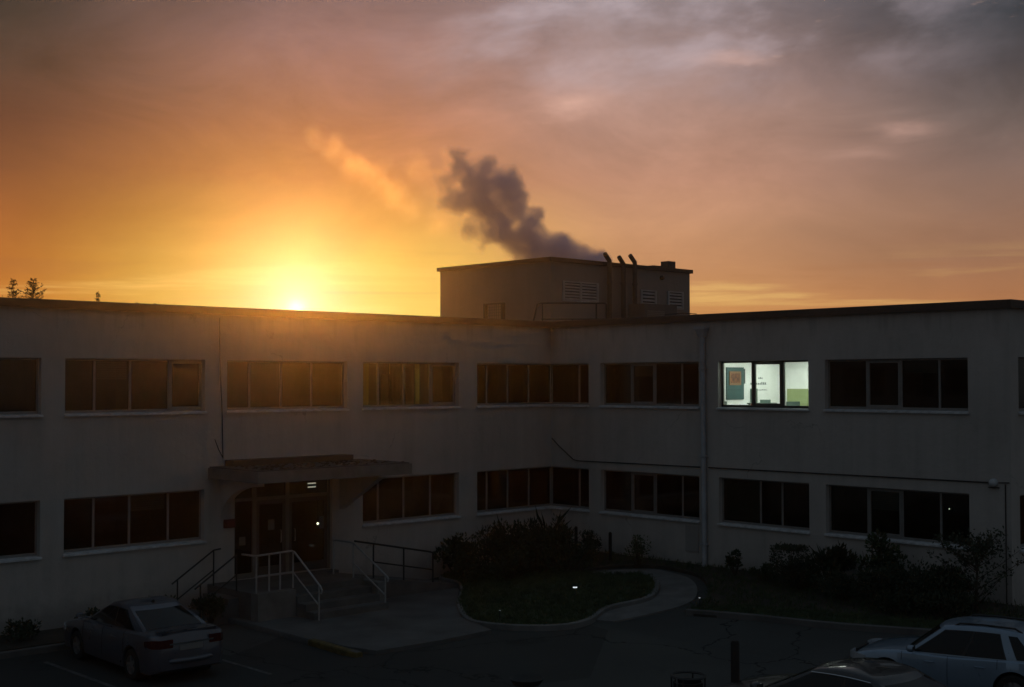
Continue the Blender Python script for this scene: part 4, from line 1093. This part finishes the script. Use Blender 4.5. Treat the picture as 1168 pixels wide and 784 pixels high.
def make_car(label, loc, heading, paint, S):
    t = thing('parked_car', label, 'car', loc, heading)
    t.scale = (S.get('scale', 1.0),)*3
    L, W = S['L'], S['W']; hx = L/2
    wx = S['wheels']; rw = S['rw']; ra = rw+.055
    xs = set(-hx + L*i/56 for i in range(57))
    for w in wx:
        for k in range(-10, 11): xs.add(w + ra*math.sin(k*math.pi/20)*1.0)
        xs.add(w-ra-.004); xs.add(w+ra+.004)
    xs = sorted(x for x in xs if -hx <= x <= hx)
    def hw(x):
        e = abs(x)/hx; return W/2*(1-.035*e*e-.19*max(0,(e-.86)/.14)**2.2)
    top = S['top']
    rings = []
    for x in xs:
        w = hw(x); zt = sinterp(top, x); e = abs(x)/hx
        zb = .20 + .10*max(0,(e-.86)/.14)**2
        arch = 0
        for q in wx:
            if abs(x-q) < ra: arch = max(arch, rw + math.sqrt(max(0, ra*ra-(x-q)**2)))
        zl = max(zb, arch)
        mid = max(zb+.42*(zt-zb), arch+.02); hi = max(zb+.74*(zt-zb), mid+.04)
        lo = max(zb+.10, arch+.004)
        half = [(0, zl), (w*.80, zl), (w*.955, zl+.004), (w*.985, lo+.012), (w, mid), (w*.992, hi), (w*.965, zt-.045), (w*.925, zt-.012), (w*.86, zt+.003), (w*.45, zt+.022), (0, zt+.030)]
        rings.append([(x, y, z) for y, z in half] + [(x, -y, z) for y, z in half[-2:0:-1]])
    m = len(rings[0]); v = [q for r in rings for q in r]; f = []
    for i in range(len(rings)-1):
        for k in range(m): f.append((i*m+k, i*m+(k+1)%m, (i+1)*m+(k+1)%m, (i+1)*m+k))
    f += [tuple(range(m)), tuple((len(rings)-1)*m+k for k in range(m))]
    MB().add(v, f).build('body', paint, t, 38)
    # greenhouse
    c = S['cab']; zb, zr = c['zb'], c['zr']
    XF = lambda q: c['xfb'] + (c['xfr']-c['xfb'])*q
    XR = lambda q: c['xrb'] + (c['xrr']-c['xrb'])*q
    HW = lambda q: c['wb'] + (c['wr']-c['wb'])*(q**1.25)
    Z = lambda q: zb + (zr-zb)*q
    BF, BR = .16, .10
    def side(s, q, sg, off=0.0):
        x = XR(q)+BR + (XF(q)-BF-XR(q)-BR)*s
        y = HW(q)*(1-.05*abs(2*s-1)**3)
        return (x, sg*(y+off), Z(q) + S.get('rise', 0)*(1-s)*(1-q) + .045*q*q*(1-(2*s-1)**2))
    def front(s, q, off=0.0):
        y = .95*HW(q)*s; return (XF(q)-BF*s*s + off*.8, y, Z(q)+off*.6)
    def back(s, q, off=0.0):
        y = .95*HW(q)*s; return (XR(q)+BR*s*s - off*.8, y, Z(q)+off*.6)
    NS, NF, NQ = 20, 12, 10
    v = []; f = []
    def ringq(q):
        r = [side(i/NS, q, 1) for i in range(NS)] + [front(1-2*i/NF, q) for i in range(NF)]
        r += [side(1-i/NS, q, -1) for i in range(NS)] + [back(-1+2*i/NF, q) for i in range(NF)]
        return r
    rs = [ringq(i/NQ) for i in range(NQ+1)]
    cx0 = (XF(1)+XR(1))/2
    for sc, dz in ((.955,.022), (.85,.040), (.6,.058), (.3,.068)):
        rs.append([(cx0+(x-cx0)*(sc*.5+.5*sc), y*sc, z+dz) for x, y, z in rs[NQ]])
    n = len(rs[0]); v = [q for r in rs for q in r]
    for i in range(len(rs)-1):
        for k in range(n): f.append((i*n+k, i*n+(k+1)%n, (i+1)*n+(k+1)%n, (i+1)*n+k))
    f.append(tuple((len(rs)-1)*n+k for k in range(n)))
    MB().add(v, f).build('cabin', paint, t, 32)
    def patch(fn, s0, s1, q0, q1, name, material, off=.006, trim=None, taper=(0,0)):
        ns, nq = 14, 8; vv = []
        for o in (off, off-.012):
            for j in range(nq+1):
                q = q0+(q1-q0)*j/nq
                a = s0 + taper[0]*(j/nq); b = s1 + taper[1]*(j/nq)
                for i in range(ns+1): vv.append(fn(a+(b-a)*i/ns, q, o))
        N = ns+1; M = N*(nq+1); ff = []
        for j in range(nq):
            for i in range(ns):
                ff.append((j*N+i, j*N+i+1, (j+1)*N+i+1, (j+1)*N+i)); ff.append((M+j*N+i, M+(j+1)*N+i, M+(j+1)*N+i+1, M+j*N+i+1))
        for i in range(ns):
            ff.append((i, M+i, M+i+1, i+1)); ff.append((nq*N+i, nq*N+i+1, M+nq*N+i+1, M+nq*N+i))
        for j in range(nq):
            ff.append((j*N, (j+1)*N, M+(j+1)*N, M+j*N)); ff.append((j*N+ns, M+j*N+ns, M+(j+1)*N+ns, (j+1)*N+ns))
        return MB().add(vv, ff).build(name, material, t, 40)
    GM = S.get('glassmat', CARGLASS)
    patch(front, -.93, .93, .06, .92, 'windscreen', GM)
    patch(back, -.90, .90, *S.get('rq', (.10,.90)), 'rear_window', GM)
    for sg in (1, -1):
        fs = lambda s, q, o, sg=sg: side(s, q, sg, o)
        tf_ = S.get('trimfrom', 0)
        patch(fs, S['side'][tf_][0]-.012, S['side'][-1][1]+.012, .05, .885, 'pillar_trim', BLKP, off=.0025, taper=(S['side'][tf_][2][0], S['side'][-1][2][1]))
        for s0, s1, tp in S['side']: patch(fs, s0, s1, .07, .86, 'side_window', GM, taper=tp)
        if S.get('trim'):
            a, b = S['side'][0][0], S['side'][-1][1]
            pts = [side(a+(b-a)*i/16, .90, sg, .006) for i in range(17)]
            MB().tube(pts, .010, 5).build('window_trim', CHROME, t)
    # lamps, plate, mirrors, wheels
    zf, zr_ = S['zlamp']
    for sg in (1, -1):
        def lamp(end, zc, hh, name, mt, inner):
            pts = [(end*(hx-.36), hw(hx-.36)), (end*(hx-.24), hw(hx-.24)), (end*(hx-.13), hw(hx-.13)), (end*(hx-.05), hw(hx-.05)), (end*hx, hw(hx)*.985), (end*(hx+.004), hw(hx)*.93), (end*(hx+.006), hw(hx)*inner)]
            vv = []; n_ = len(pts)
            for k_, (x_, y_) in enumerate(pts):
                q_ = hh*(.55+.45*min(1, k_/2.0)); o_ = .009
                dx_ = end*o_ if k_ > 3 else 0; dy_ = o_ if k_ < 5 else 0
                for zz, oo in ((zc-q_, 1), (zc+q_, 1), (zc+q_, -3), (zc-q_, -3)):
                    vv.append((x_+dx_*oo, sg*(y_+dy_*oo), zz))
            ff = [(k_*4+a_, (k_+1)*4+a_, (k_+1)*4+(a_+1)%4, k_*4+(a_+1)%4) for k_ in range(n_-1) for a_ in range(4)] + [(0,1,2,3), ((n_-1)*4, (n_-1)*4+1, (n_-1)*4+2, (n_-1)*4+3)]
            MB().add(vv, ff).build(name, mt, t)
        lamp(1, zf-.03, .07, 'headlight', HEADL, .62)
        lamp(-1, zr_, .085, 'tail_light', TAIL, .60)
        # shut lines of the doors
        sm = MB()
        for xd in S['seams']:
            zt_ = sinterp(top, xd); zb_ = .22; w_ = hw(xd)
            arch_ = max([rw+math.sqrt(max(0, ra*ra-(xd-q)**2)) if abs(xd-q) < ra else 0 for q in wx]); z0_ = max(zb_+.02, arch_+.03)
            P_ = [(.985, zb_+.11), (1.0, zb_+.42*(zt_-zb_)), (.992, zb_+.74*(zt_-zb_)), (.965, zt_-.045), (.925, zt_-.012)]
            P_ = [(w_*f_+.0015, z_) for f_, z_ in P_ if z_ > z0_]
            if len(P_) > 1: sm.tube([(xd, sg*y_, z_) for y_, z_ in P_], .0055, 5)
        sm.build('door_seam', BLKP, t)
        mx = XF(.0)-.30; my = sg*(c['wb']+.02)
        mm = MB(); mm.tube([(mx, my-.02*sg, zb+.06), (mx, my+.12*sg, zb+.09)], .022, 6)
        cxm, cym, czm = mx-.01, my+.16*sg, zb+.12
        mm.lathe([(.001,-.10), (.05,-.095), (.075,-.05), (.08,.0), (.075,.04), (.06,.06), (.001,.065)], (0,0,0), 12, 'x')
        k0 = len(mm.v)-7*12
        mm.v[k0:] = [(cxm - p[0]*.9, cym + p[1]*1.35, czm + p[2]*.95) for p in mm.v[k0:]]
        mi = mm.build('wing_mirror', paint, t, 60)
        MB().box(cxm-.064, cxm-.060, cym-.085, cym+.085, czm-.05, czm+.05).build('mirror_glass', CHROME, mi)
        for s_ in S['handles']:
            yy = sg*hw(s_)*.995; MB().tube([(s_-.10, yy, zb-.13), (s_-.08, yy+sg*.028, zb-.125), (s_+.08, yy+sg*.028, zb-.125), (s_+.10, yy, zb-.13)], .013, 6).build('door_handle', S.get('handlemat', paint), t)
        for q in wx:
            tw = .215; yc = sg*(W/2-.125)
            wh = MB().lathe([(rw*.62,-tw/2), (rw*.92,-tw/2), (rw,-tw/2+.03), (rw,tw/2-.03), (rw*.92,tw/2), (rw*.62,tw/2)], (0,0,0), 32, 'y').build('wheel', RUB, t, 40, loc=(q, yc, rw))
            rm = MB(); rm.lathe([(.001,sg*tw*.40), (.05,sg*tw*.42), (.06,sg*tw*.36), (.065,sg*.02), (rw*.60,sg*.0), (rw*.61,sg*tw*.46), (rw*.645,sg*tw*.47), (rw*.645,-sg*tw*.45)], (0,0,0), 32, 'y')
            for k in range(5):
                a = 2*math.pi*k/5; u = Vector((math.cos(a), 0, math.sin(a))); n_ = Vector((-math.sin(a), 0, math.cos(a))); yv = Vector((0, sg, 0))
                P = [u*.04-n_*.035, u*.04+n_*.035, u*rw*.61+n_*.028, u*rw*.61-n_*.028]
                rm.hexa([tuple(p+yv*tw*.30) for p in P] + [tuple(p+yv*tw*.41) for p in P])
            rm.build('rim', ALLOY, wh, 40)
            # dark liner
            MB().lathe([(ra-.005, -.02), (ra-.005, -.30), (.001, -.30)] if sg > 0 else [(ra-.005, .02), (ra-.005, .30), (.001, .30)], (q, sg*(W/2-.03), rw), 24, 'y').build('wheel_liner', BLKP, t)
    MB().box(-hx-.014, -hx-.002, -.26, .26, S['zplate']-.06, S['zplate']+.06).build('licence_plate', PLATE, t)
    MB().box(-hx-.03, -hx+.10, -.50, .50, S['zplate']+.075, S['zplate']+.105).build('plate_garnish', S.get('garnish', CHROME), t)
    # rear and front bumper lips
    for sx, zc in ((-1, .47), (1, .44)):
        pts = [(sx*(hx-.30+.335*(1-(abs(y)/(W/2*.86))**3)), y*1.0, zc) for y in [W/2*.86*(k/10) for k in range(-10, 11)]]
        MB().tube(pts, .055, 8).build('bumper', paint, t, 60)
    gx = hx-.01
    MB().box(hx-.05, hx+.006, -.36, .36, S['zlamp'][0]-.10, S['zlamp'][0]+.02).build('grille', BLKP, t)
    MB().box(hx-.08, hx+.004, -.55, .55, .28, .37).build('lower_grille', BLKP, t)
    if S.get('rails'):
        for sg in (1, -1):
            y = sg*(HW(1)*.90); zz = zr+.035
            MB().tube([(XF(1)-.34, y, zz-.02), (XF(1)-.46, y, zz+.05), (cx0, y, zz+.068), (XR(1)+.26, y, zz+.05), (XR(1)+.12, y, zz-.03)], .020, 8).build('roof_rail', S['railmat'], t, 60)
    if S.get('spoiler'):
        sx = S['spoiler']
        MB().hexa([(sx-.10, -.62, sinterp(top, sx-.1)+.01), (sx+.14, -.66, sinterp(top, sx+.14)+.026), (sx+.14, .66, sinterp(top, sx+.14)+.026), (sx-.10, .62, sinterp(top, sx-.1)+.01),
                   (sx-.13, -.62, sinterp(top, sx-.1)+.075), (sx+.14, -.66, sinterp(top, sx+.14)+.036), (sx+.14, .66, sinterp(top, sx+.14)+.036), (sx-.13, .62, sinterp(top, sx-.1)+.075)]).build('spoiler', paint, t)
    if S.get('fin'):
        fx = XR(1)+.25
        MB().hexa([(fx-.07,-.02,zr+.02), (fx+.10,-.012,zr+.04), (fx+.10,.012,zr+.04), (fx-.07,.02,zr+.02), (fx-.08,-.005,zr+.12), (fx-.03,-.003,zr+.115), (fx-.03,.003,zr+.115), (fx-.08,.005,zr+.12)]).build('antenna_fin', BLKP, t)
    if S.get('sunroof'):
        x0, x1 = XR(1)+.30, XF(1)-.28; w2 = HW(1)*.72
        vv = []
        for z0 in (0, .01):
            for xx in (x0, (x0+x1)/2, x1):
                for yy in (-w2, 0, w2): 
                    k = abs(yy)/HW(1); vv.append((xx, yy, zr+.026+.040*(1-k*k)*(1.0 if xx == (x0+x1)/2 else .70)+z0))
        ff = [(0,1,4,3),(1,2,5,4),(3,4,7,6),(4,5,8,7),(9,12,13,10),(10,13,14,11),(12,15,16,13),(13,16,17,14),(0,9,10,1),(1,10,11,2),(6,7,16,15),(7,8,17,16),(0,3,12,9),(3,6,15,12),(2,11,14,5),(5,14,17,8)]
        MB().add(vv, ff).build('glass_roof', GM, t, 60)
    MB().box(-hx+.35, hx-.35, -W/2+.30, W/2-.30, .16, .26).build('underbody', BLKP, t)
    return t
CARGLASS = mat('car_window', (.008,.010,.011), .06, spec=.35)
SEDAN = dict(L=4.62, W=1.79, wheels=(-1.34, 1.36), rw=.32,
  top=[(-2.31,.80), (-2.27,.96), (-2.1,1.005), (-1.7,1.02), (-1.0,.98), (0,.94), (.9,.94), (1.3,.91), (1.8,.83), (2.15,.74), (2.28,.66), (2.31,.56)],
  cab=dict(zb=.93, zr=1.37, xfb=1.22, xfr=.38, xrb=-1.82, xrr=-.80, wb=.80, wr=.60), side=[(.13,.46,(.02,.0)), (.485,.955,(0,-.035))], seams=(-.98,.02,1.02), scale=.94, handles=(-.55, .42), zlamp=(.66,.84), zplate=.74, spoiler=-2.12, fin=True, rise=.07)
SUV = dict(L=4.16, W=1.86, wheels=(-1.25, 1.27), rw=.335,
  top=[(-2.08,.72), (-2.05,.86), (-1.95,.95), (-1.4,.96), (0,.91), (.70,.91), (1.05,.91), (1.5,.86), (1.85,.78), (2.02,.70), (2.08,.57)],
  cab=dict(zb=.89, zr=1.45, xfb=1.02, xfr=.30, xrb=-1.98, xrr=-1.50, wb=.86, wr=.64), side=[(.05,.20,(.05,-.0)), (.285,.575,(.015,0)), (.60,.96,(0,-.035))], trimfrom=1, seams=(-.95,.02,.95), scale=.90, handles=(-.62, .38), zlamp=(.73,.86), zplate=.74, rails=True, railmat=BLKP, rise=.05)
DARKC = dict(L=4.55, W=1.80, wheels=(-1.34, 1.36), rw=.33,
  top=[(-2.275,.80), (-2.23,.98), (-2.1,1.04), (-1.6,1.03), (-1.0,.99), (0,.95), (.9,.95), (1.3,.93), (1.8,.86), (2.13,.76), (2.24,.68), (2.275,.56)],
  cab=dict(zb=.94, zr=1.40, xfb=1.25, xfr=.30, xrb=-2.05, xrr=-1.05, wb=.81, wr=.61), side=[(.12,.46,(.02,.0)), (.485,.955,(0,-.035))], seams=(-.98,.02,1.02), handles=(-.55, .42), zlamp=(.68,.86), zplate=.76, trim=True, sunroof=True, rise=.05)
def car_at(cx, cy, heading, *a):
    return None
make_car('silver sedan parked nose-in by the left wing, rear facing out', (16.38, 4.12, -.295), R(-91.6), carpaint('silver_paint', (.085,.095,.125)), SEDAN)
make_car('light blue-grey hatchback car with roof rails at the right edge', (6.48, 17.15, -.292), R(-77), carpaint('bluegrey_paint', (.25,.34,.45)), SUV)
make_car('dark car with bright window trim cut off by the photo bottom', (11.60, 17.86, -.295), R(-92.8), carpaint('black_paint', (.018,.020,.024)), DARKC)

# ------------------------------------------------------------------ small things in the forecourt
bo = thing('bollard', 'slim dark bollard standing in the drive', 'bollard', (11.25, 15.5, -.3))
MB().tube([(0,0,-.1), (0,0,1.36), (0,0,1.40)], [.075,.075,.055], 14).build('post', WOODP, bo, 50)
MB().lathe([(.10,0), (.10,.03), (.076,.05)], (0,0,0), 14).build('base', DKSTEEL, bo)
bn = thing('litter_bin', 'black ring-topped litter bin left of the slim bollard', 'litter bin', (12.35, 15.35, -.3))
MB().lathe([(.22,.05), (.25,.86), (.23,.86), (.20,.07), (.001,.07)], (0,0,0), 20).build('bucket', mat('bin_black', (.02,.02,.02), .5, .3, var=.2), bn, 50)
MB().lathe([(.285,.93), (.31,.95), (.285,.97), (.26,.95), (.285,.93)], (0,0,0), 28).build('ring', DKSTEEL, bn, 60)
for k in range(4):
    q = k*math.pi/2+.4; MB().tube([(.27*math.cos(q), .27*math.sin(q), -.02), (.29*math.cos(q), .29*math.sin(q), .94)], .014).build('leg', DKSTEEL, bn)
MB().tube([(.30,.0,.95), (.44,.12,.90), (.50,.17,.7), (.50,.17,0)], .016).build('hoop', DKSTEEL, bn)
bb = thing('bird_bath', 'dark shallow bowl on a pedestal at the bottom of the forecourt', 'bird bath', (14.55, 13.75, -.3))
MB().lathe([(.001,0), (.20,0), (.20,.05), (.09,.10), (.07,.45), (.09,.86), (.001,.87)], (0,0,0), 20).build('pedestal', mat('dark_stone', (.05,.05,.048), .9, var=.3), bb, 50)
MB().lathe([(.05,.872), (.22,.90), (.29,1.0), (.275,1.005), (.20,.935), (.001,.92)], (0,0,0), 28).build('bowl', mat('dark_stone', (.05,.05,.048), .9, var=.3), bb, 50)
def garden_light(a, b, h, s, label, estr):
    t = thing('garden_light', label, 'garden light', (a, b, h))
    MB().tube([(0,0,-.15), (0,0,.22)], .012).build('stake', DKSTEEL, t)
    MB().lathe([(.001,.222), (s,.222), (s,.222+s*.55), (.001,.222+s*.55)], (0,0,0), 14).build('lens', mat('lens_%d' % int(estr*100), (.9,.95,1), .4, emit=(.85,.95,1.0), estr=estr), t)
    MB().lathe([(s*1.25,.224+s*.55), (s*1.1,.235+s*.6), (.001,.25+s*.6)], (0,0,0), 14).build('cap', DKSTEEL, t)
garden_light(4.99, 5.77, -.03, .055, 'small white glowing garden light in the island grass', .95)
garden_light(8.02, 6.14, -.20, .018, 'tiny faint garden light near the front kerb of the island', .5)
garden_light(3.98, 9.05, -.02, .02, 'tiny faint garden light in the bed beside the path end', .5)
def led(a, b, z, r, col, label, estr=2.0):
    t = thing('indicator_light', label, 'indicator light', (a, b, z))
    MB().lathe([(.001,-r), (r,0), (.001,r)], (0,0,0), 10).build('lens', mat('led', (1,1,.9), .5, emit=col, estr=estr), t)
    MB().box(-.10, -r-.001, -.06, .06, -.05, .05).build('case', BLKP, t)
led(-.75, 13.2, 2.36, .020, (.9,1.0,.8), 'pinpoint light inside the wide lower window of the right wing')

# ------------------------------------------------------------------ smoke rising behind the rooftop block
def smoke(name, P, label, dmax, aniso, colour, org_px, erode, amp, fine):
    D = 62.0
    def at(px, py, dd=0.0):
        d = F + RT2*((px-584)/1464.5) - UP2*((py-392)/1464.5); return CAM + d*(D+dd)
    k = D/1464.5
    org = at(*org_px)
    bm = bmesh.new()
    for px, py, r, dd, w in P:
        c = at(px, py, dd) - org
        bmesh.ops.create_icosphere(bm, subdivisions=2, radius=r*k*1.40, matrix=Matrix.Translation(c))
    me = bpy.data.meshes.new('smoke_hull'); bm.to_mesh(me); bm.free()
    tmp = bpy.data.objects.new('smoke_hull', me); COL.objects.link(tmp)
    md = tmp.modifiers.new('r', 'REMESH'); md.mode = 'VOXEL'; md.voxel_size = .22
    dg = bpy.context.evaluated_depsgraph_get(); dg.update()
    me2 = bpy.data.meshes.new_from_object(tmp.evaluated_get(dg)); me2.name = name
    bpy.data.objects.remove(tmp); bpy.data.meshes.remove(me)
    o = bpy.data.objects.new(name, me2); COL.objects.link(o); o.location = org
    tag(o, label, 'smoke')
    m = bpy.data.materials.new(name); m.use_nodes = True; t = NT(m.node_tree); t.n.remove(t.n['Principled BSDF'])
    co = t.node('ShaderNodeTexCoord').outputs['Object']
    nz = t.node('ShaderNodeTexNoise'); nz.inputs['Scale'].default_value = .8; nz.inputs['Detail'].default_value = 4; t.l.new(co, nz.inputs['Vector'])
    wv = t.v('SUBTRACT', nz.outputs['Color'], (.5,.5,.5)); ws = t.v('SCALE', wv); ws.node.inputs['Scale'].default_value = 1.1
    p = t.v('ADD', co, ws)
    tot = None
    for px, py, r, dd, w in P:
        c = at(px, py, dd) - org
        dist = t.v('DISTANCE', p, tuple(c), out=1)
        val = t.smooth(dist, r*k*1.22, r*k*.32, 0.0, w)
        tot = val if tot is None else t.m('MAXIMUM', t.m('MULTIPLY', t.m('ADD', tot, val), .72), t.m('MAXIMUM', tot, val))
    fb = t.noise(co, fine, 7, .64)
    tot = t.m('MINIMUM', tot, 1.35)
    dens = t.m('ADD', tot, t.m('MULTIPLY', t.m('SUBTRACT', fb.outputs[0], erode), amp))
    dens = t.m('MULTIPLY', t.m('MULTIPLY', t.m('MAXIMUM', dens, 0.0), t.m('MINIMUM', t.m('MULTIPLY', tot, 2.0), 1.0)), dmax)
    pv = t.node('ShaderNodeVolumePrincipled'); pv.inputs['Color'].default_value = (*colour, 1); pv.inputs['Anisotropy'].default_value = aniso
    t.l.new(dens, pv.inputs['Density'])
    t.l.new(pv.outputs[0], t.n['Material Output'].inputs['Volume'])
    me2.materials.clear(); me2.materials.append(m)
    return o
PLUME = [(683,300,17,0,1.3), (668,294,18,.3,1.3), (652,294,20,0,1.3), (640,284,23,-.2,1.25), (634,300,18,0,1.3), (612,284,25,.2,1.2), (604,262,19,-.3,1.0), (608,246,15,.2,.95), (588,276,22,.2,1.0), (568,262,22,-.3,.95),
    (583,238,22,.4,1.0), (556,240,24,.2,1.0), (576,212,24,-.3,1.0), (548,210,24,.3,1.0), (530,228,20,-.2,.85), (512,226,17,.1,.58), (530,198,20,.2,.72), (522,180,18,-.2,.52), (540,262,18,.2,.5), (594,222,14,0,.75), (506,208,17,.2,.42), (556,190,16,0,.7), (552,278,15,.1,.4)]
WISP = [(512,182,20,.3,.6), (495,210,22,.4,.6), (476,190,24,0,.7), (468,236,22,.3,.6), (446,220,24,0,.8), (424,205,24,.4,.9), (402,188,22,0,1.0), (380,170,20,.2,1.0), (360,158,16,0,.9), (500,255,20,0,.6), (440,190,18,0,.6)]
smoke('smoke_plume', PLUME, 'dense grey-blue smoke plume rising up and left from behind the rooftop block', 3.2, .08, (.70,.78,1.0), (570,240), .525, 3.0, 1.5)
smoke('smoke_wisp', WISP, 'thin sunlit yellowish smoke wisp trailing off left of the dense plume', .075, .80, (.98,.96,.92), (440,200), .555, 3.6, 1.0)

# ------------------------------------------------------------------ thin haze added to imitate the lens glow below the sun
hm = bpy.data.materials.new('haze'); hm.use_nodes = True; t_ = NT(hm.node_tree); t_.n.remove(t_.n['Principled BSDF'])
hv = t_.node('ShaderNodeVolumePrincipled'); hv.inputs['Density'].default_value = HAZE_D; hv.inputs['Color'].default_value = (.95,.95,.95,1); hv.inputs['Anisotropy'].default_value = HAZE_G
t_.l.new(hv.outputs[0], t_.n['Material Output'].inputs['Volume'])
hb = MB().box(-152, 78, -21.5, 112, -1.9, 22).build('haze', hm); hb['kind'] = 'stuff'
hb['label'] = 'thin haze added to spread the sun glow over the courtyard'
